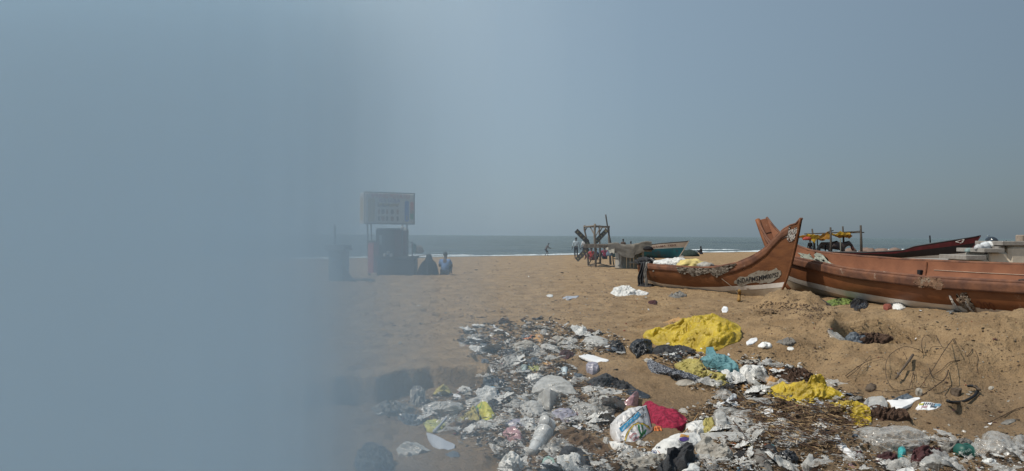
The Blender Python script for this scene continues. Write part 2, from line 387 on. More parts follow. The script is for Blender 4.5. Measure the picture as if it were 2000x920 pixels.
def strake(H, name, m, parent, va, vb, nv=6, nt=44, out=0., sides=(1, -1), t0=0., t1=1., closed=False):
    mb = MB(); ts = [t0 + (t1 - t0) * i / nt for i in range(nt + 1)]
    for sd in sides:
        v = []
        for t in ts:
            a, b = va(t), vb(t)
            row = [H.pos(t, sd, a + (b - a) * j / nv, out) for j in range(nv + 1)]
            if closed: row = [H.pos(t, sd, a, 0)] + row + [H.pos(t, sd, b, 0)]
            v += row
        k = (nv + 1) + (2 if closed else 0)
        mb.add(v, [(i * k + j, (i + 1) * k + j, (i + 1) * k + j + 1, i * k + j + 1) for i in range(nt) for j in range(k - 1)])
    return mb.build(name, m, parent, True)
def hull_patch(H, t0, t1, va, vb, m, parent, seed, name='paint_patch', out=.012, side=1, jag=.25, nt=26, nv=8, cr=0., lower=False):
    v = []
    for i in range(nt + 1):
        a = i / nt; t = t0 + (t1 - t0) * a; e = min(1, 5 * min(a, 1 - a) + .25)
        for j in range(nv + 1):
            b = j / nv; ja = jag * float(noise(a * 9, seed, 0, seed)) * (vb(t) - va(t)) * e
            jb = jag * float(noise(a * 8, seed + 5, 1, seed)) * (vb(t) - va(t)) * e
            mid = .5 * (va(t) + vb(t)); lo = mid - (mid - va(t)) * e + (ja if True else 0); hi = mid + (vb(t) - mid) * e + (0 if lower else jb)
            if lower: hi = vb(t)
            vv = lo + (hi - lo) * b; o = out + cr * float(noise(a * 40, b * 9, seed))
            v.append(H.pos(t + .02 * jag * float(noise(b * 7, i, 2, seed)), side, vv, o))
    k = nv + 1
    return obj(name, v, [(i * k + j, (i + 1) * k + j, (i + 1) * k + j + 1, i * k + j + 1) for i in range(nt) for j in range(nv)], m, parent)
def hull_text(H, s, size, t0, z0, m, parent, slope=0., flip=1, sx=1., out=.02, jit=0.):
    V, f = text2d(s, size); q = []
    for a, b in V:
        t = t0 + flip * a * sx / H.L; z = z0 + b + slope * a * sx + jit * float(noise(a * 14, b * 3))
        q.append(H.pos(t, 1, H.v_of(t, z), out))
    return obj('lettering', q, f, m, parent, False)
def boat(name, label, H, M, band, rail=.035, group=None, inner_floor=.22):
    """M: (topside, stripe, bottom, inner, rail) materials; band: (z of lower edge, z of upper edge) as functions of t"""
    c = H.P0 + H.e * H.L * .5; root = thing(name, label, 'boat', (c.x, c.y, H.zg), group)
    b0 = lambda t: H.v_of(t, band[0](t)); b1 = lambda t: H.v_of(t, band[1](t)); one = lambda t: 1.; zero = lambda t: 0.
    strake(H, 'hull_bottom', M[2], root, zero, b0); strake(H, 'stripe', M[1], root, b0, b1, 3, out=.004); strake(H, 'topside', M[0], root, b1, one, 10)
    # inner skin, from rail to rail over the floor
    nt = 44; v = []; lv = [1., .9, .75, .6, .45, .32, inner_floor]; k = 2 * len(lv)
    for i in range(nt + 1):
        t = .01 + .985 * i / nt; row = [H.pos(t, 1, a, -min(.06, tab(H.hb, t) * .5)) for a in lv] + [H.pos(t, -1, a, -min(.06, tab(H.hb, t) * .5)) for a in reversed(lv)]
        v += row
    obj('inner_hull', v, [(i * k + j, i * k + j + 1, (i + 1) * k + j + 1, (i + 1) * k + j) for i in range(nt) for j in range(k - 1)] + [tuple(range(k))], M[3], root)
    for sd in (1, -1):
        P = [H.pos(i / 50, sd, 1., -.02) for i in range(51)]; MB().tube(P, [rail] * 47 + [rail * .9] * 4, 8).build('gunwale', M[4], root, True)
    n = 10; tv = [H.pos(0, 1, j / n) for j in range(n + 1)] + [H.pos(0, -1, j / n) for j in range(n, -1, -1)]
    tw = [p - Vector((H.e.x, H.e.y, 0)) * .05 for p in tv]
    obj('transom', tv + tw, [tuple(range(2 * n + 2)), tuple(range(4 * n + 3, 2 * n + 1, -1))] + [(i, i + 1, 2 * n + 3 + i, 2 * n + 2 + i) for i in range(2 * n + 1)], M[0], root, False)
    MB().tube([H.pos(1, 1, j / 14) for j in range(15)], [.022 + tab(H.hb, 1.) * .3] * 15, 8).build('stem', M[0], root, True)
    return root
brown = mixmat('brown_boat_paint', (.185, .072, .027), (.125, .047, .019), (.36, .24, .16), 2.2, .62, .25, lo=.66, hi=.72, stretch=(1, 1, 3))
red_in = mixmat('faded_red_paint', (.25, .102, .052), (.19, .076, .04), (.48, .33, .24), 2.5, .75, .3, lo=.68, hi=.73)
white_p = mixmat('white_boat_paint', (.66, .61, .55), (.55, .49, .43), (.30, .21, .15), 3., .6, .2, lo=.63, hi=.68, stretch=(1, 1, .4))
cream_p = mixmat('cream_boat_paint', (.40, .33, .24), (.31, .24, .17), (.12, .07, .045), 2.2, .7, .3, lo=.58, hi=.7)
rail_p = mixmat('worn_rail_paint', (.19, .082, .043), (.10, .046, .03), (.33, .25, .19), 3.5, .75, .5, lo=.62, hi=.72)
grey_w = mixmat('weathered_fibre', (.21, .18, .145), (.13, .105, .085), (.07, .05, .035), 14., .95, .8, lo=.5, hi=.58)
chip = mixmat('bare_chipped_fibreglass', (.48, .46, .43), (.36, .33, .30), (.14, .06, .04), 10., .8, .4, lo=.55, hi=.6)
black_t = mat('black_lettering', (.02, .02, .022), .7)
H1 = Hull((5.25, 30.1), (8.08, 24.45), [(0, .52), (.15, .68), (.45, .8), (.7, .68), (.85, .44), (.95, .17), (1, .045)],
          [(0, .83), (.2, .82), (.45, .82), (.6, .82), (.72, .86), (.8, 1.02), (.85, 1.24), (.89, 1.53), (.93, 2.03), (.955, 2.20), (.985, 2.27), (1, 2.42)],
          [(0, -.02), (.2, -.1), (.6, -.12), (.9, -.12), (1, -.02)], 1.15, .72, 0., near=1, zg=0., rp=.45)
b1 = boat('fishing_boat', 'brown wooden fishing boat with high curved prow and painted registration number, nearest the middle', H1, (brown, white_p, cream_p, red_in, rail_p),
          (lambda t: tab([(0, .05), (.2, -.02), (.5, -.05), (.7, .05), (.85, .19), (.95, .29), (1, .34)], t), lambda t: tab([(0, .28), (.2, .13), (.5, .12), (.7, .2), (.85, .32), (.95, .44), (1, .5)], t)))
strake(H1, 'rub_rail', rail_p, b1, lambda t: H1.v_of(t, tab(H1.zs, t) - (.19 if t < .7 else .30)), lambda t: .985, 3, out=.028, sides=(1,), t0=.0, t1=.96, closed=True)
hull_patch(H1, .43, .80, lambda t: H1.v_of(t, tab(H1.zs, t) - .25), lambda t: .98, grey_w, b1, 3, 'frayed_fender', .045, cr=.025, jag=.55, nt=70, nv=10, lower=True)
hull_patch(H1, .79, .965, lambda t: H1.v_of(t, .57 - .17 + (t - .885) * 1.9), lambda t: H1.v_of(t, .57 + .18 + (t - .885) * 1.9), mixmat('number_ground', (.30, .27, .22), (.22, .19, .15), (.14, .08, .05), 9., .9, .4), b1, 4, 'number_patch', .012, jag=.22)
hull_patch(H1, .945, .995, lambda t: .80, lambda t: .92, chip, b1, 8, 'paint_chip', .016, jag=.5)
hull_patch(H1, .925, .96, lambda t: .92, lambda t: .97, chip, b1, 12, 'paint_chip', .016, jag=.6)
hull_text(H1, 'INDAPM5MM00752', .21, .878, .56, black_t, b1, slope=.30, sx=.56, jit=.012)
MB().tube([H1.pos(.74, 1, .60, .03), H1.pos(.78, 1, .3, .03), H1.pos(.80, 1, .1, .10)], .008, 5).build('mooring_line', mat('rope_pale', (.35, .3, .24), .9), b1)
orange_b = mixmat('orange_brown_boat_paint', (.225, .083, .031), (.15, .055, .023), (.33, .22, .15), 1.6, .6, .25, lo=.64, hi=.7, stretch=(1, 1, 2))
H2 = Hull((13.3, 14.3), (9.17, 25.9), [(0, .7), (.2, .86), (.5, .9), (.75, .72), (.9, .44), (.965, .30), (1, .20)],
          [(0, 1.1), (.25, 1.06), (.5, 1.04), (.7, 1.09), (.8, 1.16), (.87, 1.25), (.91, 1.36), (.95, 1.72), (1, 2.50)],
          [(0, -.12), (.5, -.1), (.8, -.02), (1, .12)], 1.5, .8, .2, near=-1)
b2 = boat('fishing_boat', 'largest open wooden fishing boat, long orange-brown hull running off the right edge of the photo', H2, (orange_b, white_p, cream_p, red_in, rail_p),
          (lambda t: tab([(0, -.05), (.4, -.03), (.6, .04), (.8, .24), (.9, .37), (1, .55)], t), lambda t: tab([(0, .34), (.4, .34), (.6, .34), (.8, .45), (.9, .56), (1, .76)], t)), rail=.045)
strake(H2, 'rub_rail', rail_p, b2, lambda t: H2.v_of(t, tab(H2.zs, t) - .25), lambda t: .99, 4, out=.06, sides=(1,), t0=.0, t1=.97, closed=True)
hull_patch(H2, .455, .525, lambda t: H2.v_of(t, tab(H2.zs, t) - .24), lambda t: 1., mixmat('worn_rail', (.22, .13, .08), (.15, .08, .05), (.25, .2, .15), 7., .9, .6), b2, 21, 'worn_patch', .064, jag=.3)
hull_patch(H2, .405, .432, lambda t: H2.v_of(t, .2), lambda t: H2.v_of(t, .62), mixmat('grey_smear', (.27, .22, .17), (.2, .13, .08), (.1, .06, .04), 7., .9, .4), b2, 23, 'repair_patch', .012, jag=.3)
hull_patch(H2, .414, .418, lambda t: H2.v_of(t, -.05), lambda t: H2.v_of(t, .5), white_p, b2, 24, 'paint_drip', .016, jag=.1)
hull_patch(H2, .444, .449, lambda t: H2.v_of(t, 0.), lambda t: H2.v_of(t, .62), white_p, b2, 25, 'paint_drip', .016, jag=.1)
hull_text(H2, '200', .30, .375, .41, mat('faint_lettering', (.16, .055, .028), .7), b2, flip=-1, out=.01)
def inner_line(H, v, ta, tb, r, m, parent, name='moulding'):
    MB().tube([H.pos(ta + (tb - ta) * i / 30, -1, v, -.075) for i in range(31)], r, 5).build(name, m, parent)
inner_line(H2, .62, .1, .93, .012, mat('pale_moulding', (.5, .36, .27), .8), b2)
inner_line(H2, .80, .1, .6, .008, mat('pale_moulding', (.5, .36, .27), .8), b2)
for t in (.25, .62):
    MB().tube([H2.pos(t, -1, a, -.085) for a in (.3, .5, .7, .85, .98)], .03, 6).build('rib', red_in, b2)
    MB().box(H2.pos(t + .012, -1, .74, -.11), (.11, .11, .12), .3).build('bracket', black_t, b2)
hull_patch(H2, .86, .93, lambda t: .45, lambda t: .86, mixmat('green_grey_repair', (.34, .36, .30), (.25, .27, .22), (.1, .09, .07), 6., .8, .3), b2, 31, 'repair_patch', -.09, side=-1, jag=.4)
MB().box(H2.pos(.885, -1, .6, -.12), (.09, .16, .17), .5).build('cleat', black_t, b2)
PV = [H2.pos(.998, 1, a, .0) for a in (.3, .5, .7, .85, 1.)] + [H2.pos(.998, -1, a, .0) for a in (1., .85, .7, .5, .3)]
e2 = Vector((H2.e.x, H2.e.y, 0)) * .06
obj('prow_panel', PV + [p + e2 for p in PV], [tuple(range(10)), tuple(range(19, 9, -1))] + [(i, i + 10, (i + 1) % 10 + 10, (i + 1) % 10) for i in range(10)], red_in, b2, False)
# the second, flat plank of the prow that faces the camera, with its two seams
for v0 in (.55, .8): MB().tube([H2.pos(.998, 1, v0, -.03) - e2 * .2, H2.pos(.998, -1, v0, -.03) - e2 * .2], .012, 5).build('seam', mat('dark_seam', (.06, .025, .015), .9), b2)
for k in range(5):
    MB().tube([H2.pos(.18 + .03 * k, 1, 1.0) + Vector((0, 0, .05)), H2.pos(.08 + .02 * k, -1, .9) + Vector((0, 0, .05 + .015 * k))], .022, 6).build('bamboo_pole', mat('dark_bamboo', (.045, .04, .035), .7), b2)
dred = mat('dark_red_boat_paint', (.085, .012, .016), .45, (.05, .008, .01), 3); blk = mat('black_boat_paint', (.012, .011, .014), .4)
H3 = Hull((21.3, 66), (32.5, 57.2), [(0, .7), (.4, .95), (.75, .75), (.92, .35), (1, .05)],
          [(0, .7), (.55, .72), (.68, .84), (.75, .95), (.77, 1.18), (.88, 1.62), (1, 2.05)], [(0, -.1), (.8, -.05), (1, .0)], 1.3, .7, near=1, flare=.8)
b3 = boat('fishing_boat', 'dark red and black fishing boat with a white bottom, behind the long brown boat', H3, (dred, blk, mat('grey_white_bottom', (.50, .47, .44), .7, (.38, .36, .33), 2), dred, blk),
          (lambda t: tab([(0, .2), (.7, .3), (1, .85)], t), lambda t: tab([(0, .42), (.7, .66), (1, 1.55)], t)), rail=.05)
hull_text(H3, '<3', .42, .93, 1.62, mat('white_mark', (.6, .58, .55), .8), b3, slope=.15, out=.03)
MB().tube([pt(1817, 474, 61), pt(1816, 460, 61)], .05, 6).build('peg', blk, b3)
teal = mixmat('teal_boat_paint', (.02, .14, .17), (.015, .09, .13), (.05, .07, .08), 1.5, .5, .2)
H4 = Hull((9.0, 69.5), (14.0, 66.5), [(0, .6), (.4, .8), (.8, .55), (1, .05)], [(0, .78), (.4, .95), (.7, 1.2), (1, 1.48)], [(0, -.05), (1, .02)], .95, .7, near=1)
b4 = boat('fishing_boat', 'small teal and cream fishing boat beside a dark net heap near the water', H4, (mat('cream_topside', (.42, .34, .27), .7, (.33, .27, .22), 2), mat('white_line', (.5, .5, .47), .7), teal, mat('teal_inside', (.05, .12, .13), .8), mat('dark_rail', (.05, .045, .04), .8)),
          (lambda t: tab([(0, .42), (1, .95)], t), lambda t: tab([(0, .47), (1, 1.0)], t)), rail=.04)
hull_text(H4, 'SRI SAI RAMA TEJA', .20, .74, .99, mat('maroon_lettering', (.10, .03, .03), .8), b4, slope=.17, sx=1.1, out=.03)
hull_patch(H4, .42, .48, lambda t: .4, lambda t: .85, mat('yellow_emblem', (.42, .33, .12), .8), b4, 41, 'emblem', .02, jag=.5)

# ------------------------------------------------------------------ people and horses
def skin(name, nodes, edges, m, parent, sub=1):
    base = rootloc(parent); bm = bmesh.new(); L = bm.verts.layers.skin.verify(); vs = []
    for i, (p, r) in enumerate(nodes):
        v = bm.verts.new(p); r = r if hasattr(r, '__len__') else (r, r); v[L].radius = r; v[L].use_root = (i == 0); vs.append(v)
    for a, b in edges: bm.edges.new((vs[a], vs[b]))
    me = bpy.data.meshes.new(name); bm.to_mesh(me); bm.free(); me.materials.append(m)
    o = bpy.data.objects.new(name, me); col.objects.link(o); o.parent = parent
    k = o.modifiers.new('Skin', 'SKIN'); k.use_smooth_shade = True
    s_ = o.modifiers.new('Subd', 'SUBSURF'); s_.levels = sub; s_.render_levels = sub
    return o
STAND = dict(pel=(0, 0, .93), wai=(0, 0, 1.08), che=(0, .01, 1.30), nec=(0, .0, 1.47), hea=(0, .02, 1.57), cro=(0, .015, 1.66),
             sh=(.17, 0, 1.40), el=(.24, -.02, 1.12), ha=(.27, .05, .88), hi=(.09, 0, .88), kn=(.10, .03, .50), an=(.10, -.02, .09), to=(.11, .12, .035))
SIT = dict(pel=(0, 0, .12), wai=(0, -.01, .27), che=(0, .03, .48), nec=(0, .06, .64), hea=(0, .09, .73), cro=(0, .09, .82),
           sh=(.17, .04, .57), el=(.26, .16, .33), ha=(.10, .40, .36), hi=(.1, .03, .11), kn=(.17, .40, .42), an=(.13, .60, .08), to=(.13, .74, .04))
def person(label, loc, rz, J, skinc, shirt=None, pants=None, hair=(.012, .01, .01), s=1., over=None, shorts=False):
    J = dict(J); root = thing('person', label, 'person', loc); root.rotation_euler = (0, 0, rz)
    def P(k, sd=1):
        q = (over or {}).get(k + ('L' if sd > 0 else 'R'), J[k]); return Vector((q[0] * sd if (k + ('L' if sd > 0 else 'R')) not in (over or {}) else q[0], q[1], q[2])) * s
    sk = mat('skin_%.2f' % skinc[0], skinc, .6)
    N = []; E = []
    def add(p, r, c=None):
        N.append((p, (r if hasattr(r, '__len__') else r))); i = len(N) - 1
        if c is not None: E.append((c, i))
        return i
    def R(r): return tuple(x * s for x in r) if hasattr(r, '__len__') else r * s
    pe = add(P('pel'), R((.13, .10))); wa = add(P('wai'), R((.12, .09)), pe); ch = add(P('che'), R((.15, .11)), wa); ne = add(P('nec'), R(.052), ch)
    he = add(P('hea'), R((.078, .09)), ne); cr = add(P('cro'), R((.066, .075)), he)
    for sd in (1, -1):
        a = add(P('sh', sd), R(.055), ch); a = add(P('el', sd), R(.04), a); hd = P('ha', sd); a = add(hd, R(.028), a)
        d = (hd - P('el', sd)).normalized(); pl = add(hd + d * .07 * s, R((.035, .018)), a); sdv = Vector((0, 1, 0)).cross(d); sdv = sdv.normalized() if sdv.length > .1 else Vector((1, 0, 0))
        for q in range(4): add(hd + d * (.13 + .02 * (1.5 - abs(q - 1.3))) * s + sdv * (.02 * (q - 1.5)) * s, R(.008), pl)
        add(hd + d * .07 * s + sdv * .06 * sd * s, R(.009), a)
        a = add(P('hi', sd), R(.085), pe); a = add(P('kn', sd), R(.055), a); a = add(P('an', sd), R(.037), a); add(P('to', sd), R((.04, .025)), a)
    skin('body', N, E, sk, root)
    if shirt:
        N = []; E = []; wa = add(P('pel') + Vector((0, 0, .02 * s)), R((.155, .125))); wb = add(P('wai'), R((.15, .12)), wa); ch = add(P('che'), R((.17, .13)), wb); tp = add(P('nec') - Vector((0, 0, .06 * s)), R(.085), ch)
        for sd in (1, -1): a = add(P('sh', sd), R(.072), ch); e = P('el', sd); a = add(P('sh', sd).lerp(e, .6), R(.06), a); add(e.lerp(P('ha', sd), .6), R(.045), a)
        skin('shirt', N, E, shirt, root)
    if pants:
        N = []; E = []; pe = add(P('pel'), R((.145, .115)))
        for sd in (1, -1):
            a = add(P('hi', sd), R(.095), pe); a = add(P('hi', sd).lerp(P('kn', sd), .8), R(.075), a)
            if not shorts: k_ = P('kn', sd); a = add(k_, R(.068), a); add(k_.lerp(P('an', sd), .85), R(.052), a)
        skin('trousers', N, E, pants, root)
    c = P('hea').lerp(P('cro'), .6) + Vector((0, -.012, .012)) * s; v = []; f = []
    for i in range(7):
        for k in range(12):
            th = math.pi * .62 * i / 6; q = 2 * math.pi * k / 12; rr = (.098 + .006 * math.sin(5 * q + i)) * s
            v.append(c + Vector((math.sin(th) * math.cos(q) * rr * .9, math.sin(th) * math.sin(q) * rr, math.cos(th) * rr)))
    f = [(i * 12 + k, (i + 1) * 12 + k, (i + 1) * 12 + (k + 1) % 12, i * 12 + (k + 1) % 12) for i in range(6) for k in range(12)]
    h_ = bpy.data.meshes.new('hair'); h_.from_pydata([tuple(p) for p in v], [], f); h_.materials.append(mat('black_hair', hair, .6)); ho = bpy.data.objects.new('hair', h_); col.objects.link(ho); ho.parent = root
    return root
cl = lambda n, c, **k: mat('cloth_' + n, c, .9, tuple(x * .75 for x in c), 6, .4, **k)
def g3(px, py, dz=0.): p = at(px, py, True); return (p[0], p[1], p[2] + dz)
person('man in a light blue shirt sitting on the sand with his back to us', g3(869, 537), -.1, SIT, (.10, .06, .04), cl('blue', (.13, .22, .42)), cl('navy', (.03, .035, .05)), s=1.16)
pr = person('seated figure in long black robe and veil beside the food cart', g3(838, 537), .5, SIT, (.10, .06, .04), cl('black', (.012, .012, .014)), cl('black', (.012, .012, .014)), s=1.0)
mb = MB(); v = []
for i, (r, z) in enumerate(((.50, 0), (.48, .14), (.42, .32), (.36, .48), (.29, .60), (.18, .68), (.15, .78), (.115, .89), (.005, .96))):
    for k in range(24):
        q = 2 * math.pi * k / 24; rr = r * (1 + .09 * math.sin(5 * q + i * .4) + .05 * math.sin(9 * q)); v.append((rr * math.cos(q) + .02, rr * math.sin(q) * .8 + .12 - .06 * (i / 8), z))
me = bpy.data.meshes.new('robe'); me.from_pydata(v, [], [(i * 24 + k, i * 24 + (k + 1) % 24, (i + 1) * 24 + (k + 1) % 24, (i + 1) * 24 + k) for i in range(8) for k in range(24)]); me.materials.append(cl('black', (.012, .012, .014)))
me.polygons.foreach_set('use_smooth', [True] * len(me.polygons)); o = bpy.data.objects.new('robe', me); col.objects.link(o); o.parent = pr
CH = dict(STAND); person('thin child leaning forward on the wet sand by the surf, arms held out', g3(1069, 500), -1.2, CH, (.07, .045, .035), None, cl('shorts_dark', (.03, .03, .04)), s=.74, shorts=True,
       over=dict(pelL=(0, -.16, .84), waiL=(0, -.12, 1.0), cheL=(0, .0, 1.2), necL=(0, .10, 1.36), heaL=(0, .17, 1.46), croL=(0, .19, 1.56), shL=(.15, .04, 1.30), shR=(-.15, .04, 1.30), elL=(.2, .12, 1.04), elR=(-.2, .10, 1.04),
                 haL=(.15, .38, .98), haR=(-.12, .36, .95), hiL=(.08, -.22, .78), hiR=(-.08, -.22, .78), knL=(.1, .06, .48), knR=(-.1, -.02, .46), anL=(.1, .0, .08), anR=(-.1, -.28, .1), toL=(.1, .14, .03), toR=(-.1, -.14, .04)))
person('man in a pale blue shirt and dark trousers walking towards the sea', g3(1125, 505.5), .1, STAND, (.07, .045, .035), cl('paleblue', (.42, .50, .55)), cl('dark', (.025, .028, .04)), s=1.0,
       over=dict(elL=(.27, -.02, 1.13), haL=(.33, .02, .88), knR=(-.08, .1, .5), anR=(-.06, .08, .1), toR=(-.06, .22, .04), elR=(-.26, 0, 1.13), haR=(-.31, .03, .88)))
person('man in a white shirt half hidden behind the wooden lookout frame', g3(1141, 504), .3, STAND, (.07, .045, .035), cl('white', (.6, .6, .6)), cl('dark', (.025, .028, .04)), s=.97)
person('person in a red garment sitting under the wooden lookout frame', g3(1156, 508), .5, SIT, (.09, .05, .04), cl('red', (.40, .05, .05)), cl('maroon', (.14, .03, .04)), s=1.1)
person('person in dark blue crouching behind the red clad sitter', g3(1163, 507), -.6, SIT, (.08, .05, .04), cl('darkblue', (.05, .07, .14)), cl('dark', (.025, .028, .04)), s=1.0)
person('person in a maroon top sitting at the right side of the lookout frame', g3(1181, 506), .2, SIT, (.09, .05, .04), cl('maroon2', (.22, .03, .07)), cl('dark', (.025, .028, .04)), s=1.15)
person('dark haired person standing behind the tarp shelter, only the head showing', g3(1217, 502), 0, STAND, (.06, .04, .03), cl('brown', (.12, .08, .06)), cl('dark', (.025, .028, .04)), s=.93)
person('shorter person behind the tarp shelter with just the hair visible', g3(1232, 505), 0, STAND, (.06, .04, .03), cl('grey', (.2, .2, .2)), cl('dark', (.025, .028, .04)), s=.84)
person('small bather crouching at the edge of the surf, arm raised', g3(1370, 496.5), .9, SIT, (.03, .022, .02), None, cl('dark', (.025, .028, .04)), s=.95, shorts=True, over=dict(elL=(.3, .2, .45), haL=(.35, .3, .75)))
def horse(label, loc, rz, c, s=1., feed=False, mane=(.012, .01, .01)):
    root = thing('horse', label, 'horse', loc); root.rotation_euler = (0, 0, rz); m = mat('coat_%.3f' % c[0], c, .6, tuple(x * .7 for x in c), 3)
    N = []; E = []
    def add(p, r, k=None):
        N.append((Vector(p) * s, tuple(x * s for x in r) if hasattr(r, '__len__') else r * s)); i = len(N) - 1
        if k is not None: E.append((k, i))
        return i
    b = add((0, 0, 1.17), (.27, .30)); ru = add((-.50, 0, 1.24), (.25, .25), b); che = add((.48, 0, 1.17), (.24, .29), b); nk = add((.78, 0, 1.32), (.13, .2), che); pol = add((1.12, 0, 1.42), (.09, .13), nk)
    hd = add((1.28, 0, 1.22), (.09, .12), pol); add((1.38, 0, .98), (.06, .075), hd)
    for sd in (.07, -.07): add((1.08, sd, 1.58), .02, pol)
    for sd in (1, -1):
        a = add((.52, .15 * sd, .88), .10, che); a = add((.55, .15 * sd, .50), .055, a); a = add((.55, .15 * sd, .14), .04, a); add((.58, .15 * sd, .03), .055, a)
        a = add((-.52, .16 * sd, .92), .14, ru); a = add((-.46, .16 * sd, .74), .085, a); a = add((-.70, .16 * sd, .50), .055, a); a = add((-.66, .16 * sd, .14), .04, a); add((-.62, .16 * sd, .03), .055, a)
    skin('body', N, E, m, root)
    mm = mat('horse_mane', mane, .9); L = rootloc(root)
    def loc_tube(P, r, name, m_):
        q = MB().tube([Vector(p) * s for p in P], [x * s for x in r], 7); me = bpy.data.meshes.new(name); me.from_pydata(q.v, [], q.f); me.materials.append(m_); o = bpy.data.objects.new(name, me); col.objects.link(o); o.parent = root
    loc_tube([(-.74, 0, 1.36), (-.86, 0, 1.2), (-.88, 0, .9), (-.84, .02, .62)], (.03, .06, .06, .015), 'tail', mm)
    loc_tube([(.55, 0, 1.47), (.8, 0, 1.50), (1.04, 0, 1.56), (1.16, 0, 1.5)], (.03, .06, .06, .03), 'mane', mm)
    if feed: loc_tube([(1.28, 0, 1.16), (1.36, 0, 1.0), (1.41, 0, .84)], (.12, .14, .10), 'nose_bag', mat('brown_nose_bag', (.14, .06, .045), .9))
    return root
horse('grey horse standing under the torn yellow shade tarp', tuple(pt(1613, 0, 65.5).xy) + (-.02,), 0, (.20, .18, .165), 1.0)
horse('brown horse with a nose bag on its drooping head, right of the grey horse', tuple(pt(1636, 0, 64).xy) + (-.02,), 0, (.07, .05, .045), 1.0, True)
# ------------------------------------------------------------------ food cart with its lit-box sign
KY = 35.4
def K(px, py, dy=0.): return pt(px, py, KY + dy)
def slab(name, px0, py0, px1, py1, y, depth, m, parent, skew=0.):
    """box with its front face at distance y between two pixels"""
    a, b = pt(px0, py1, y), pt(px1, py0, y)
    return MB().box(((a.x + b.x) / 2, y + depth / 2, (a.z + b.z) / 2), (b.x - a.x, depth, b.z - a.z)).build(name, m, parent)
kc = at(765, 538); cart = thing('food_cart', 'street food cart with a big SPRING POTATO ICE GOLA sign box above dark cabinets', 'food cart', tuple(kc))
signw = mat('sign_white', (.44, .43, .41), .6, (.37, .36, .34), 3); steel = mat('cart_steel', (.10, .10, .11), .5, (.07, .06, .06), 6)
a, b = K(713, 437), K(809, 377); sgc = Vector(((a.x + b.x) / 2, KY, (a.z + b.z) / 2)); SW, SH = (b.x - a.x) * 1.06, b.z - a.z; YAW = .46; X_ = Vector((math.cos(YAW), math.sin(YAW), 0)); N_ = Vector((math.sin(YAW), -math.cos(YAW), 0))
sb = MB().box(sgc - N_ * .4, (SW, .8, SH), YAW).build('sign_box', signw, cart)
# frame edges
for z in (-1, 1): MB().box(sgc + N_ * .008 + Vector((0, 0, z * SH / 2)), (SW + .03, .03, .05), YAW).build('sign_frame', steel, sb)
for x in (-1, 1): MB().box(sgc + N_ * .008 + X_ * (x * SW / 2), (.04, .028, SH - .05), YAW).build('sign_frame', steel, sb)
Z_ = Vector((0, 0, 1))
def sg(u, v): return sgc + X_ * (u * SW / 2) + N_ * .006 + Vector((0, 0, v * SH / 2))
text_part('SPRING POTATO', .27, sg(.03, .78), X_, Z_, mat('print_red', (.42, .05, .09), .7), sb, sx=.88)
text_part('ICE GOLA', .23, sg(.0, .50), X_, Z_, mat('print_violet', (.06, .04, .22), .7), sb, sx=.95)
def capsule(u, v, w_, h_, m, name='printed_picture', lift=0.):
    P = []; r = w_ / 2
    for k in range(20):
        q = 2 * math.pi * k / 20; P.append(sg(u, v) + X_ * (r * math.cos(q)) + N_ * (.004 + lift) + Vector((0, 0, (h_ / 2 - r if math.sin(q) > 0 else -h_ / 2 + r) + r * math.sin(q))))
    return obj(name, P, [tuple(range(20))], m, sb, False)
pb = mat('print_blue', (.04, .13, .42), .7); pr_ = mat('print_orange', (.5, .16, .1), .7); pg = mat('print_green', (.05, .25, .10), .7); py_ = mat('print_ochre', (.36, .27, .12), .7); pk = mat('print_dark', (.06, .05, .06), .7)
capsule(.69, -.16, .20, .95, pb); capsule(.90, .06, .17, .56, pr_); capsule(.90, -.38, .17, .46, pg); capsule(.69, -.58, .05, .2, py_, lift=.004)
for u in (-.78, -.66): capsule(u, -.12, .17, 1.05, py_)
for i, u in enumerate((-.36, -.14, .10, .30)): capsule(u, .2, .30 if i < 3 else .12, .13, pk if i != 2 else py_); capsule(u, .24, .18, .06, py_, lift=.004)
for v in (-.22, -.66):
    for i, u in enumerate((-.42, -.27, -.1, .1, .32)): capsule(u, v, .10 + .06 * (i % 2), .22, pk if (i + (v < -.5)) % 2 else mat('print_brown', (.2, .1, .06), .7))
# narrow left end of the sign box carries a faded print too
for z, h_ in ((.45, .3), (-.1, .5), (-.6, .25)): MB().box(sgc - X_ * (SW / 2 + .003) - N_ * .4 + Vector((0, 0, z * SH / 2)), (.004, .5, h_), YAW).build('printed_picture', py_, sb)
for px in (717.5, 724.5): MB().tube([K(px, 437, .1 if px < 720 else .8), K(px + 2.5, 537 if px < 720 else 500, .1 if px < 720 else .8)], .035, 7).build('sign_post', steel, cart)
for px in (785.5, 795): MB().tube([K(px, 437, .1), K(px, 505, .1)], .035, 7).build('sign_post', steel, cart)
dk = mat('dark_cart_panel', (.035, .03, .03), .6, (.022, .02, .022), 3, .2); dk2 = mat('grey_cart_panel', (.055, .05, .05), .6, (.035, .032, .034), 4, .2)
slab('upper_cabinet', 733.5, 446, 794, 504, KY + .15, .8, dk2, cart)
slab('cabinet_front', 770, 449, 794.5, 503, KY + .12, .03, mat('maroon_panel', (.09, .035, .04), .6), cart)
slab('glass_pane', 740, 459, 746, 478, KY + .13, .02, mat('pale_glass', (.35, .4, .42), .2), cart)
slab('lower_cabinet', 735, 505, 811, 538, KY, 1.0, dk, cart)
slab('counter', 732, 501, 813, 505, KY - .06, 1.1, dk2, cart)
slab('side_panel', 718.5, 474, 730, 533, KY + .02, .9, mat('pink_red_panel', (.50, .13, .12), .7, (.42, .11, .11), 4), cart)
slab('side_panel', 730.2, 473, 740, 533, KY + .04, .9, mat('dark_red_panel', (.16, .05, .055), .7), cart)
slab('shelf', 716, 470, 742, 473.5, KY, .95, steel, cart)
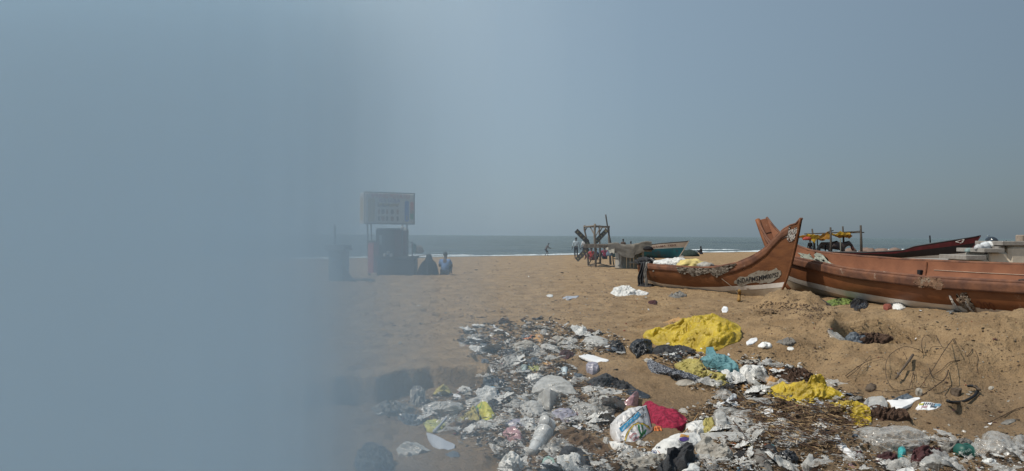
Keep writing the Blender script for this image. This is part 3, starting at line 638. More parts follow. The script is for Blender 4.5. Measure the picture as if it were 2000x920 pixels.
for px in (722, 738, 790, 806):
    c = K(px, 535.5, .1); MB().lathe([(.0, -.03), (.07, -.03), (.07, .03), (.0, .03)], c, (1, 0, 0), 14).build('caster', blk, cart)
for k, (px, py) in enumerate(((752, 500), (758, 496), (764, 500), (786, 447), (792, 450))):
    tag(MB().lathe([(.05, 0), (.09, .03), (.08, .14), (.04, .17)], K(px, py + 1.5, -.03), (0, 0, 1), 12).build('pan', mat('tin', (.4, .4, .4), .4), cart, True))
ring = [K(801, 478, .1) + Vector((.11 * math.cos(q), 0, .11 * math.sin(q))) for q in np.linspace(0, 6.28, 17)]
MB().tube(ring, .018, 5, False).build('burner_ring', steel, cart)
# side table stuck to the right of the cart with cloths and bottles
tb = thing('side_table', 'small folding table heaped with cloths to the right of the food cart', 'table', tuple(at(820, 536)))
MB().box(K(822, 499, .45), (.85, .8, .03), ry=-.10).build('tabletop', steel, tb)
for px, dy in ((806, .15), (836, .15), (808, .8), (835, .8)): MB().tube([K(px, 499, dy), K(px + (2 if px < 820 else -2), 536, dy)], .018, 6).build('leg', steel, tb)
def lump(name, c, r, m, seed, tg_, cr=.03, f=6., parent=None, sub=3, flat=.0):
    bm = bmesh.new(); bmesh.ops.create_icosphere(bm, subdivisions=sub, radius=1); P = np.array([v.co[:] for v in bm.verts]); F = [tuple(v.index for v in q.verts) for q in bm.faces]; bm.free()
    P[:, 2] = np.where(P[:, 2] < -flat - .4, -flat - .4, P[:, 2]); V = P * np.array(r); h = crumple(V + seed, seed, f, 1.) * cr + .12 * min(r) * fbm(P[:, 0] * 1.6 + seed, P[:, 1] * 1.6, P[:, 2] * 1.6, seed, 3)
    n = P / np.linalg.norm(P, axis=1)[:, None]; V = V + n * h[:, None] + np.array(c)
    return obj(name, V, F, m, parent, True, loc=c, tg=tg_)
lump('cloth_bundle', K(809, 488, .3), (.10, .15, .30), mat('sea_green_cloth', (.09, .20, .20), .9), 5, ('sea green cloth hanging on a peg at the right end of the food cart', 'cloth'), .03)
lump('cloth_bundle', K(818, 490, .4), (.20, .18, .26), mat('beige_cloth', (.38, .33, .27), .9), 6, ('beige cloth piled on the small table right of the food cart', 'cloth'), .05)
MB().tube([K(805, 472, .2), K(805.5, 520, .2)], .025, 6).build('pole', steel, loc=K(805, 520, .2), tg=('thin upright metal pole between the food cart and the side table', 'pole'))
# second cart, nearly lost in the added fog at the left
c2 = thing('covered_cart', 'covered vending cart with an awning, almost hidden in the added fog on the left', 'food cart', tuple(at(655, 552)))
slab('body', 641, 488, 669, 552, 31, 1.3, mat('slate_panel', (.20, .24, .26), .7), c2); slab('canopy', 632, 478, 672, 488, 30.8, 1.5, mat('grey_canopy', (.17, .2, .22), .8), c2)
obj('awning', [pt(668, 478, 30.8), pt(690, 486, 30.8), pt(690, 486, 32), pt(668, 478, 32), pt(668, 481, 30.8), pt(688, 489, 30.8), pt(688, 489, 32), pt(668, 481, 32)], [(0, 1, 2, 3), (7, 6, 5, 4), (0, 4, 5, 1), (1, 5, 6, 2), (2, 6, 7, 3)], dk2, c2, False)
MB().tube([pt(654, 440, 31), pt(654.5, 480, 31)], .05, 6).build('pole', steel, c2)
obj('drape', [pt(669, 515, 31), pt(678, 530, 30.8), pt(690, 545, 30.6), pt(700, 552, 30.5), pt(670, 552, 31), pt(669, 515, 31.8), pt(690, 545, 31.8), pt(700, 552, 31.9), pt(670, 552, 31.9)], [(0, 1, 2, 3, 4), (8, 7, 6, 5), (0, 5, 6, 2, 1), (2, 6, 7, 3), (3, 7, 8, 4), (4, 8, 5, 0)], dk, c2, False)
MB().lathe([(.12, 0), (.2, .02), (.2, .05), (.12, .07)], pt(656, 503, 30.95), (0, -1, 0), 18).build('round_sign', mat('pale_disc', (.3, .35, .38), .7), c2, True)
# ------------------------------------------------------------------ rough timber lookout frame
tim = mat('grey_timber', (.20, .165, .13), .95, (.11, .085, .065), 5, .6, stretch=(3, 3, .7)); tim2 = mat('dark_timber', (.05, .042, .036), .9, (.09, .075, .06), 6, .5)
st = thing('timber_lookout', 'rough timber lookout frame with a platform, braces and crossed painted boards', 'wooden frame', tuple(at(1168, 521)))
def beam(pts, r, name='post', m=None, par=None, n=6):
    P = spline([pt(*p) for p in pts], 3); q = [r * .7 * (1 + .16 * float(noise(i * .6, pts[0][0], 0, 3))) for i in range(len(P))]
    P = [p + Vector((float(noise(i * .5, pts[0][0], 1, 4)), 0, 0)) * r * .35 for i, p in enumerate(P)]
    return MB().tube(P, q, n).build(name, m or tim, par if par is not None else st, True)
beam([(1142, 440, 48.6), (1143, 455, 48.6), (1146, 478, 48.6), (1150, 521, 48.6)], .085); beam([(1161, 437, 47.2), (1162, 475, 47.2), (1164, 521, 47.2)], .11)
beam([(1170.5, 440, 49.6), (1171, 475, 49.6), (1172, 515, 49.6)], .09); beam([(1188.5, 441, 48.4), (1190, 474, 48.4), (1192.5, 517, 48.4)], .10)
beam([(1183, 419, 48.1), (1187, 443, 48.1), (1193.5, 475, 48.1)], .06, 'pole', tim2); beam([(1196, 490, 47.5), (1199, 518, 47.5)], .05, 'post', tim2)
for p, q in (((1141, 443, 48.6), (1162, 441, 47.2)), ((1161, 441, 47.2), (1190, 443, 48.4)), ((1142, 443, 48.7), (1171, 443, 49.6)), ((1170, 444, 49.6), (1190, 444, 48.5))): beam([p, q], .065, 'rail')
for p, q in (((1153, 443, 48), (1162, 462, 47.2)), ((1171, 446, 49.5), (1163, 462, 47.3)), ((1177, 443, 49), (1171, 455, 49.6)), ((1181, 444, 48.4), (1190, 456, 48.4)), ((1147, 443, 48.6), (1142.5, 452, 48.6))): beam([p, q], .05, 'brace')
for p, q in (((1148, 519, 48.6), (1164, 518, 47.2)), ((1166, 514, 49.6), (1192, 520, 48.4)), ((1192, 520, 48.4), (1208, 519, 47.4)), ((1148, 518, 48.6), (1172, 513, 49.6)), ((1149, 517, 48.6), (1163, 492, 47.3))): beam([p, q], .055, 'sill')
for i in range(7):
    y = 47.1 + i * .42; MB().box((pt(1166 + .7 * i, 477, y).x, y, pt(1166, 478.5, 47.1).z), (1.62, .36, .07 + .02 * (i % 2)), rz=-.06).build('platform_board', tim, st)
MB().box((pt(1167, 478, 46.9).x, 46.95, pt(1166, 480.5, 47.1).z), (1.66, .06, .22)).build('fascia', tim, st)
yd = mat('yellow_dots', (.34, .30, .13), .8)
for (p, q) in (((1125, 450, 48.0), (1147, 472, 48.3)), ((1186, 449, 49.9), (1163, 473, 49.0)), ((1126, 508, 47.4), (1149, 485, 48.2)), ((1146, 470, 48.3), (1150, 485, 48.4))):
    A, B = pt(*p), pt(*q); d = (B - A).normalized(); n = d.cross(Vector((0, 1, 0))).normalized() * .14; bd = MB(); t_ = Vector((0, .05, 0))
    bd.add([A - n, B - n, B + n, A + n, A - n + t_, B - n + t_, B + n + t_, A + n + t_], [(0, 1, 2, 3), (7, 6, 5, 4), (0, 4, 5, 1), (1, 5, 6, 2), (2, 6, 7, 3), (3, 7, 4, 0)])
    bo = bd.build('painted_board', tim2, st); L = (B - A).length; k = int(L / .28); f_ = MB()
    for i in range(k):
        c = A + d * (.16 + i * .28) - Vector((0, .004, 0)); f_.add([c + d * .05, c + n * .5, c - d * .05, c - n * .5], [(0, 1, 2, 3)])
    f_.build('painted_pattern', yd, bo)
# ------------------------------------------------------------------ tarp covered shelter
hut = thing('beach_shelter', 'low grey shelter of boards under a sagging tarp, right of the timber lookout', 'shelter', tuple(at(1228, 524)))
gb = mat('grey_green_board', (.17, .17, .145), .9, (.13, .13, .11), 2, .3, stretch=(4, 4, .5)); tp_ = mat('dirty_tarp', (.22, .20, .17), .95, (.14, .125, .105), 3, .6)
for i in range(5): slab('wall_board', 1217 + i * 7.1, 488 + .4 * i, 1223.6 + i * 7.1, 524.5, 44.5 - .03 * (i % 2), .06, gb, hut)
slab('corner_post', 1253.5, 486, 1258, 525, 44.3, .15, mat('pale_board', (.25, .24, .21), .9, (.18, .17, .15), 4), hut)
slab('side_wall', 1208.5, 494, 1217, 524.5, 44.62, 1.6, mat('pale_concrete', (.38, .36, .32), .9, (.27, .25, .22), 3, .3), hut)
arc = [pt(1207 + 5.5 * math.cos(q), 503 + 17 * math.sin(q), 44.4) for q in np.linspace(-1.5, 1.4, 12)]; MB().tube(arc, .05, 6).build('wheel_rim', mat('whitish_rim', (.42, .42, .40), .8), hut, True)
beam([(1197, 490, 44.6), (1208, 491, 44.5)], .03, 'rail', tim2, hut); beam([(1198, 505, 44.6), (1206, 506, 44.5)], .05, 'rail', tim2, hut)
def cloth_grid(name, fn, nu, nv, m, parent=None, cr=.02, f=4., seed=1, loc=None, tg_=None, thick=.0, skirt=None):
    V = np.array([fn(i / nu, j / nv) for i in range(nu + 1) for j in range(nv + 1)], float); V[:, 1] -= 0; V[:, 2] += crumple(V, seed, f, cr); V[:, 1] += crumple(V + 3, seed + 1, f, cr * .7)
    F = [(i * (nv + 1) + j, (i + 1) * (nv + 1) + j, (i + 1) * (nv + 1) + j + 1, i * (nv + 1) + j + 1) for i in range(nu) for j in range(nv)]
    return obj(name, V, F, m, parent, True, loc=loc, tg=tg_)
def roof(u, v):
    px = 1188 + u * 85; sag = 4 * math.sin(u * 7) + 8 * (u < .25) * (.25 - u) * 2
    if v < .45: k = v / .45; py = 498 - 3 * math.sin(u * 9) + (5 if .25 < u < .6 else 0) - u * 4 + (476 - 498) * k; y = 44.1
    else: k = (v - .45) / .55; py = 476; y = 44.1 + k * 1.9
    p = pt(px, py, y); p.z = p.z if v < .45 else pt(px, 476, 44.1).z + .05 * math.sin(u * 11) - .15 * k
    return p
cloth_grid('tarp_roof', roof, 44, 26, tp_, hut, .03, 2.2, 4)
cloth_grid('tarp_flap', lambda u, v: pt(1183 + u * 17 + 9 * (1 - v) * (1 - u), 494 - v * 18 * (.5 + .5 * u), 43.9 + v * .4), 12, 12, mat('sunlit_tone_tarp', (.30, .28, .23), .9, (.22, .2, .17), 3, .5), hut, .06, 3, 5)  # sunlit look of this corner is put into its paler colour
cloth_grid('wall_flap', lambda u, v: pt(1216 + u * 24, 500 - v * 16 + 2 * math.sin(u * 5), 44.2), 12, 10, mat('brown_tarp', (.12, .10, .085), .95), hut, .05, 3, 6)
MB().tube([pt(1228, 513, 44.3), pt(1250, 513, 44.25)], .06, 6).build('rail', mat('pale_board', (.25, .24, .21)), hut)
lump('cloth_bundle', pt(1266, 486, 44.0), (.28, .2, .16), mat('black_rag', (.022, .022, .025), .9), 15, ('black rag bundle hanging from the right corner of the tarp shelter', 'rag'), .05)
lump('cloth_bundle', pt(1191, 497, 44.2), (.22, .18, .2), mat('blue_grey_sack', (.10, .14, .19), .9), 16, ('blue grey sack hanging at the left corner of the tarp shelter', 'sack'), .04)
lump('net_heap', tuple(at(1346, 500)), (.95, .8, .62), mat('green_black_net', (.035, .055, .045), 1., (.015, .02, .02), 12, 1.), 17, ('heap of dark green fishing net at the prow of the small teal boat', 'fishing net'), .1, 5, flat=-.3)
lump('sack', tuple(at(1317, 502)), (.32, .25, .3), mat('pinkish_sack', (.33, .25, .23), .9), 18, ('small pinkish sack on the sand before the teal boat', 'sack'), .05, flat=-.3)
lump('cloth_bundle', tuple(at(1331, 502)), (.3, .25, .12), mat('pale_rag', (.32, .3, .28), .9), 19, ('pale rag beside the dark net heap near the teal boat', 'rag'), .05, flat=-.3)
# ------------------------------------------------------------------ shade of poles and torn yellow tarp
sh = thing('tarp_shelter', 'open shade of dark poles with a torn yellow orange tarp slung between them', 'shade structure', tuple(pt(1630, 0, 65).xy) + (0.,))
def pole(px0, py0, px1, py1, y, r, name='pole', m=None):
    z1 = ground(pt(px1, 0, y).x, y) - .1; A = pt(px0, py0, y); B = pt(px1, py1, y); d = (B - A) / (B.z - A.z); C_ = B + d * (float(z1) - B.z)
    MB().tube([A, A.lerp(C_, .5) + Vector((.02, 0, 0)), C_], [r * .8, r, r * 1.1], 6).build(name, m or tim2, sh, True)
pole(1586, 447, 1590, 479, 64, .08); pole(1622, 444, 1622.5, 487, 63.5, .09); pole(1646, 442, 1648, 491, 65.5, .08); pole(1681, 440, 1682, 492, 64.5, .10); pole(1641, 466, 1641.5, 490, 63, .05, m=gb); pole(1596, 463, 1596.5, 480, 66, .05)
for a_, b_ in (((1571, 457, 64), (1622, 455, 63.8)), ((1618, 455, 63.6), (1668, 452.5, 65)), ((1650, 455, 65.4), (1688, 454, 64.5)), ((1618, 453, 63.6), (1628, 450, 63.6)), ((1640, 456, 65.5), (1679, 451.5, 64.5))): MB().tube([pt(*a_), pt(*b_)], .045, 5).build('crossbar', tim2, sh)
yt = mat('orange_yellow_tarp', (.50, .31, .03), .8, (.34, .15, .03), 1.2, .5, sharp=(.4, .6))
TOP = [(0, 461), (.16, 459), (.32, 458), (.43, 459.5), (.56, 453.5), (.7, 457), (.83, 453), (1, 456)]; BOT = [(0, 465), (.2, 466), (.3, 475), (.34, 466), (.45, 467), (.6, 467), (.64, 459), (.8, 460), (.9, 461), (1, 458)]
def shade(u, v):
    px = 1561 + u * 100
    if v < .5: k = v / .5; py = tab(BOT, u) + (tab(TOP, u) - tab(BOT, u)) * k; return pt(px, py, 63.7)
    k = (v - .5) / .5; p = pt(px, tab(TOP, u), 63.7); p.y += 2.4 * k; p.x += 1.2 * k; p.z += -.3 * k + .15 * math.sin(u * 13) * k; return p
cloth_grid('tarp', shade, 60, 16, yt, sh, .13, 1.6, 8)
person('person in a black top under the yellow shade, left of the horses', g3(1582, 503), .2, STAND, (.05, .035, .03), cl('black', (.012, .012, .014)), cl('dark', (.025, .028, .04)), s=.95)
lump('cloth_bundle', pt(1576, 467, 63.5), (.35, .25, .2), mat('red_rag', (.35, .06, .04), .9), 20, ('red cloth slung at the left end of the yellow shade', 'cloth'), .06)
rk = mat('sea_boulder', (.21, .15, .12), .95, (.12, .085, .07), 1.6, .8)
for i, (px, py, r, lb) in enumerate(((1662, 487, .62, 'rounded brown boulder right of the brown horse'), (1692, 487, .75, 'brown boulder between the last shade pole and the red boat'), (1722, 488, .85, 'widest boulder of the row behind the red boat'), (1748, 487, .7, 'rightmost boulder of the row behind the red boat'), (1702, 489, .45, 'smallest boulder, low between two larger ones by the shade'), (1775, 492, .35, 'little boulder lying apart at the right of the row'))):
    p = pt(px, py, 74 - i); z = float(ground(p.x, p.y)); hh = max(.4, p.z - z + .1)
    lump('boulder', (p.x, p.y, z + hh * .45), (r, r * .8, hh * .62), rk, 30 + i, (lb, 'boulder', 'boulders along the shore'), .12, 2.)
# ------------------------------------------------------------------ concrete steps at the right edge
conc = mat('pale_render', (.60, .53, .43), .85, (.50, .44, .36), 1.5, .3); conc2 = mat('grey_slab', (.30, .28, .25), .9, (.22, .2, .18), 5, .5)
sp = thing('concrete_steps', 'pale concrete steps with overhanging grey slabs at the right edge', 'steps', tuple(at(1950, 525)))
def zq(px, py, y): return float(pt(px, py, y).z)
yS = 35.
def block(px0, px1, zt, name, y, d, m, zb=-.2):
    a, b = pt(px0, 470, y).x, pt(px1, 470, y).x; return MB().box(((a + b) / 2, y + d / 2, (zt + zb) / 2), (b - a, d, zt - zb)).build(name, m, sp)
yS = 35.
block(1896, 1934, .905, 'step_wall', yS + .35, 2., conc); block(1934, 1972, 1.235, 'step_wall', yS + .352, 2., conc); block(1972, 2150, 1.555, 'step_wall', yS + .2, 2.1, conc)
MB().box((pt(1910, 0, yS).x, yS + 1.1, 1.005), (pt(1930.5, 0, yS).x - pt(1890, 0, yS).x, 2.2, .19)).build('tread_slab', conc2, sp)
MB().box((pt(1945.5, 0, yS).x, yS + 1.1, 1.325), (pt(1966, 0, yS).x - pt(1925.5, 0, yS).x, 2.2, .17)).build('tread_slab', conc2, sp)
MB().box((pt(2057, 0, yS).x, yS + 1.15, 1.65), (pt(2150, 0, yS).x - pt(1964, 0, yS).x, 2.1, .18)).build('tread_slab', conc2, sp)
slab('coping', 1950, 481.5, 1962, 485.3, yS + .3, .5, conc2, sp)
MB().box((pt(2030, 0, 36).x, 39.6, .35), (6.4, 4.4, .9)).build('terrace', conc2, sp)
slab('end_post', 1996, 459, 2030, 478, yS + .6, .5, mat('tan_post', (.3, .24, .19), .9), sp)
for i, (px, py, r, c, lb) in enumerate(((1912, 484, .16, (.5, .5, .5), 'grey white plastic bag behind the lower slab'), (1924, 482, .2, (.6, .62, .63), 'white plastic bag between the two slabs'), (1936, 480, .22, (.72, .72, .70), 'bright white crumpled bag on the upper slab'), (1893, 490, .15, (.2, .26, .25), 'green grey jar at the left end of the lower slab'), (1944, 482, .18, (.42, .17, .10), 'rusty orange bag on the upper slab'))):
    p = pt(px, py, 35.6 + .2 * i); lump('litter_bag', p, (r * 1.3, r, r), mat('bag_colour_%d' % i, c, .6), 50 + i, (lb, 'plastic bag'), .04)
tag(lump('dark_bottle', pt(1926, 494, 35.2), (.07, .07, .14), mat('black_bottle', (.02, .02, .03), .4), 56, None, .01), 'small dark bottle standing on the lower concrete slab', 'bottle')
# motorcycle parked on the terrace
mc = thing('motorcycle', 'black motorcycle with chrome mirrors parked behind the concrete steps', 'motorcycle', tuple(pt(1940, 500, 38.5).xy) + (.8,))
chrome = mat('chrome', (.6, .62, .64), .15, metal=1.); mblk = mat('gloss_black', (.015, .017, .02), .12, spec=.6, coat=.6)
bx, by = pt(1940, 0, 38.5).x, 38.5
def mz(py): return zq(1940, py, 38.5)
tag(lump('tank', (bx + .0, by, mz(470.5)), (.28, .34, .22), mblk, 60, None, .0, parent=mc))
for i, dx in enumerate((-.62, .66)):
    wc = (bx + dx, by, 1.12); MB().lathe([(.20, -.05), (.32, -.05), (.34, 0), (.32, .05), (.20, .05)], wc, (0, 1, 0), 22).build('tyre', blk, mc, True); MB().lathe([(.02, -.03), (.2, -.02), (.2, .02), (.02, .03)], wc, (0, 1, 0), 14).build('rim', chrome, mc)
MB().tube([(bx - .62, by - .08, 1.12), (bx - .4, by - .08, 1.6), (bx - .33, by - .1, mz(470))], .025, 6).build('fork', chrome, mc)
MB().tube(spline([pt(1925, 469, 38.2), pt(1931, 472, 38.3), (bx - .25, by, mz(471)), pt(1948, 476, 38.6), pt(1960, 473, 38.8), pt(1966, 470, 38.9)]), .018, 6).build('handlebar', mblk, mc)
for px, py, q in ((1931, 460.5, 38.2), (1959.5, 471.5, 38.8)):
    c = pt(px, py, q); MB().tube([c, pt(px + 1.5, 470, q)], .009, 5).build('mirror_stem', chrome, mc); lump('mirror', c, (.055, .02, .05), chrome, 3, None, 0, parent=mc, sub=2)
lump('seat', (bx + .5, by, mz(476)), (.4, .16, .08), blk, 61, None, .0, parent=mc); lump('headlight', pt(1935, 474, 38.1), (.14, .1, .12), chrome, 62, None, 0, parent=mc, sub=2)
lump('engine', (bx + .02, by, 1.3), (.25, .2, .22), chrome, 63, None, .03, parent=mc)
MB().box(pt(1962, 476.5, 37.3), (.5, .04, .02)).build('metal_bar', chrome, loc=pt(1962, 477, 37.3), tg=('short pale metal bar lying beside the motorcycle', 'bar'))
# ------------------------------------------------------------------ litter: heaps whose outline is set by the photograph and whose body is solid
UPN = np.array((0, -.55, .83))
def at_nopit(x, y):
    NOPIT[0] = True; g = at(x, y); NOPIT[0] = False; return g
class Heap:
    def __init__(s, poly, k=.5, puff=.25, cr=(7., .03), seed=1, lift=.0, c=None):
        s.p = np.array(poly, float); s.k, s.puff, s.cr, s.seed, s.lift = k, puff, cr, seed, lift; s.st = (.42, .8, 1.7) if len(cr) > 2 else None
        s.c = np.array(c, float) if c else .5 * (s.p.min(0) + s.p.max(0)); s.x0, s.y0 = s.p.min(0); s.x1, s.y1 = s.p.max(0)
        q = s.p - s.c; s.a = np.linspace(-math.pi, math.pi, 361); s.r = np.zeros(361)
        for i, t_ in enumerate(s.a):      # where the outline lies in each direction from the centre
            d0, d1 = math.cos(t_), math.sin(t_)
            for j in range(len(q)):
                (ax, ay), (bx, by) = q[j], q[(j + 1) % len(q)]; ex, ey = bx - ax, by - ay; det = d0 * -ey + d1 * ex
                if abs(det) < 1e-9: continue
                k_ = (ax * -ey + ay * ex) / det; m_ = (d0 * ay - d1 * ax) / det
                if k_ > 0 and -1e-6 <= m_ <= 1 + 1e-6: s.r[i] = max(s.r[i], k_)
        s.r = np.maximum(s.r, .5)
        gx = np.linspace(s.x0 - 2, s.x1 + 2, 9); gy = np.linspace(s.y0 - 3, s.y1 + 3, 7); GX, GY = np.meshgrid(gx, gy)
        s.gx, s.gy = gx, gy; s.gd = at_nopit(GX.ravel(), GY.ravel())[:, 1].reshape(GX.shape)
        s.m = float(s.gd[-1].mean()) / FP; s.W = (s.x1 - s.x0) * s.m; s.Hm = (s.y1 - s.y0) * s.m
        # smooth lower outline
        th = np.linspace(-math.pi, math.pi, 181); R = np.interp(th, s.a, s.r, period=2 * math.pi); X = s.c[0] + R * np.cos(th); Yb = s.c[1] + R * np.sin(th)
        s.bx = np.linspace(s.x0, s.x1, 15); s.by = np.array([Yb[np.abs(X - x) < (s.x1 - s.x0) * .09 + .5].max() if (np.abs(X - x) < (s.x1 - s.x0) * .09 + .5).any() else s.y1 for x in s.bx])
        s.by = np.convolve(np.pad(s.by, 1, mode='edge'), [.25, .5, .25], 'valid')
    def depth(s, px, py):
        i = np.clip((px - s.gx[0]) / (s.gx[1] - s.gx[0]), 0, len(s.gx) - 1.001); j = np.clip((py - s.gy[0]) / (s.gy[1] - s.gy[0]), 0, len(s.gy) - 1.001)
        a, b = i.astype(int), j.astype(int); u, v = i - a, j - b; g = s.gd
        return g[b, a] * (1 - u) * (1 - v) + g[b, a + 1] * u * (1 - v) + g[b + 1, a] * (1 - u) * v + g[b + 1, a + 1] * u * v
    def surf(s, px, py, out=0.):
        px = np.asarray(px, float); py = np.asarray(py, float); yb = np.maximum(np.interp(px, s.bx, s.by), py); y = s.depth(px, yb - s.k * (yb - py))
        dx, dz = ray(px, py); q = np.stack([px, py], -1) - s.c; R = np.interp(np.arctan2(q[:, 1], q[:, 0]), s.a, s.r, period=2 * math.pi); r = np.clip(np.hypot(q[:, 0], q[:, 1]) / R, 0, 1)
        P = np.stack([dx * y, y, HC + dz * y], -1)
        P = P - np.stack([dx, np.ones_like(dx), dz], -1) * (s.puff * min(s.W, s.Hm * 3) * (1 - r ** 2.5) * (1 + .5 * noise(P[:, 0] * 3 / max(s.W, .1), P[:, 2] * 6, 0, s.seed)))[:, None]
        if s.st is not None and s.cr[2] == 2:
            h = (crumple(P, s.seed, s.cr[0], s.cr[1], 5, st=s.st) + crumple(P, s.seed + 50, s.cr[0] * 2.7, s.cr[1] * .38, 6)) * np.clip((1 - r) * 5 + .15, 0, 1)
        else: h = (crumple(P, s.seed, s.cr[0], s.cr[1], st=s.st) + crumple(P, s.seed + 50, s.cr[0] * 2.6, s.cr[1] * .16, 7)) * np.clip((1 - r) * 5 + .15, 0, 1)
        P = P + UPN * h[:, None]; P[:, 2] += s.lift
        g = ground(P[:, 0], P[:, 1]) + .004 + (.05 * s.m * 10) * (1 - r); P[:, 2] = np.maximum(P[:, 2], g)
        return P + UPN * out
    def build(s, name, label, cat, m, group=None, step=None):
        per = 2 * (s.x1 - s.x0 + s.y1 - s.y0); n = int(np.clip(per / 1.7, 32, 240)); k = int(np.clip(max(s.x1 - s.x0, s.y1 - s.y0) / 3.2, 7, 44))
        th = np.linspace(-math.pi, math.pi, n, endpoint=False); R = np.interp(th, s.a, s.r, period=2 * math.pi)
        R = R * (1 + .035 * noise(np.cos(th) * 6, np.sin(th) * 6, 0, s.seed) + .02 * noise(np.cos(th) * 16, np.sin(th) * 16, 0, s.seed + 1))
        rr = (np.arange(k) + 1) / k; px = np.concatenate([[s.c[0]], (s.c[0] + rr[:, None] * R * np.cos(th)).ravel()]); py = np.concatenate([[s.c[1]], (s.c[1] + rr[:, None] * R * np.sin(th)).ravel()])
        V = s.surf(px, py); last = V[1 + (k - 1) * n:].copy(); last[:, 1] += .01 + .25 * s.Hm * (np.sin(th) < 0) * s.k; last[:, 2] = np.maximum(ground(last[:, 0], last[:, 1]) - .03, last[:, 2] - (.04 if s.k > .8 else .25)); V = np.concatenate([V, last])
        F = [(0, 1 + j, 1 + (j + 1) % n) for j in range(n)] + [(1 + i * n + j, 1 + (i + 1) * n + j, 1 + (i + 1) * n + (j + 1) % n, 1 + i * n + (j + 1) % n) for i in range(k) for j in range(n)]
        F = [tuple(reversed(f)) for f in F]
        c = s.surf(np.array([s.c[0]]), np.array([s.y1 - 1.]))[0]; z = float(ground(c[0], c[1]))
        s.o = obj(name, V, F, m, None, True, loc=(float(c[0]), float(c[1]), z), tg=(label, cat, group)); return s
    def decal(s, pts, faces, m, name='print', out=.006):
        p = np.array(pts, float); V = s.surf(p[:, 0], p[:, 1], out); return obj(name, V, faces, m, s.o, False)
    def strip(s, P, w, m, name='print', out=.006):
        P = [Vector((a, b, 0)) for a, b in P]; P = spline(P, 5) if len(P) > 2 else [P[0].lerp(P[1], i / 12) for i in range(13)]; v = []
        for i, p in enumerate(P):
            t = (P[min(i + 1, len(P) - 1)] - P[max(i - 1, 0)]).normalized(); q = Vector((-t.y, t.x, 0)) * w / 2; v += [(p + q)[:2], p[:2], (p - q)[:2]]
        n = len(P); return s.decal(v, [(3 * i + j, 3 * i + j + 1, 3 * i + 4 + j, 3 * i + 3 + j) for i in range(n - 1) for j in (0, 1)], m, name, out)
    def text(s, t, cx, cy, size, ang, m, sx=1., out=.009):
        v, f = text2d(t, size); c_, s_ = math.cos(ang), math.sin(ang)
        return s.decal([(cx + (a * sx) * c_ - b * s_, cy - (a * sx) * s_ - b * c_) for a, b in v], f, m, 'lettering', out)
def ell(x0, y0, x1, y1, seed=0, sq=2.6, j=.13):
    r = random.Random(seed * 7 + int(x0)); out = []; cx, cy, a, b = (x0 + x1) / 2, (y0 + y1) / 2, (x1 - x0) / 2, (y1 - y0) / 2
    for i in range(16):
        q = 2 * math.pi * i / 16; c, s = math.cos(q), math.sin(q); k = (abs(c) ** sq + abs(s) ** sq) ** (-1 / sq) * (1 + r.uniform(-j, j)); out.append((cx + a * k * c, cy + b * k * s))
    return out
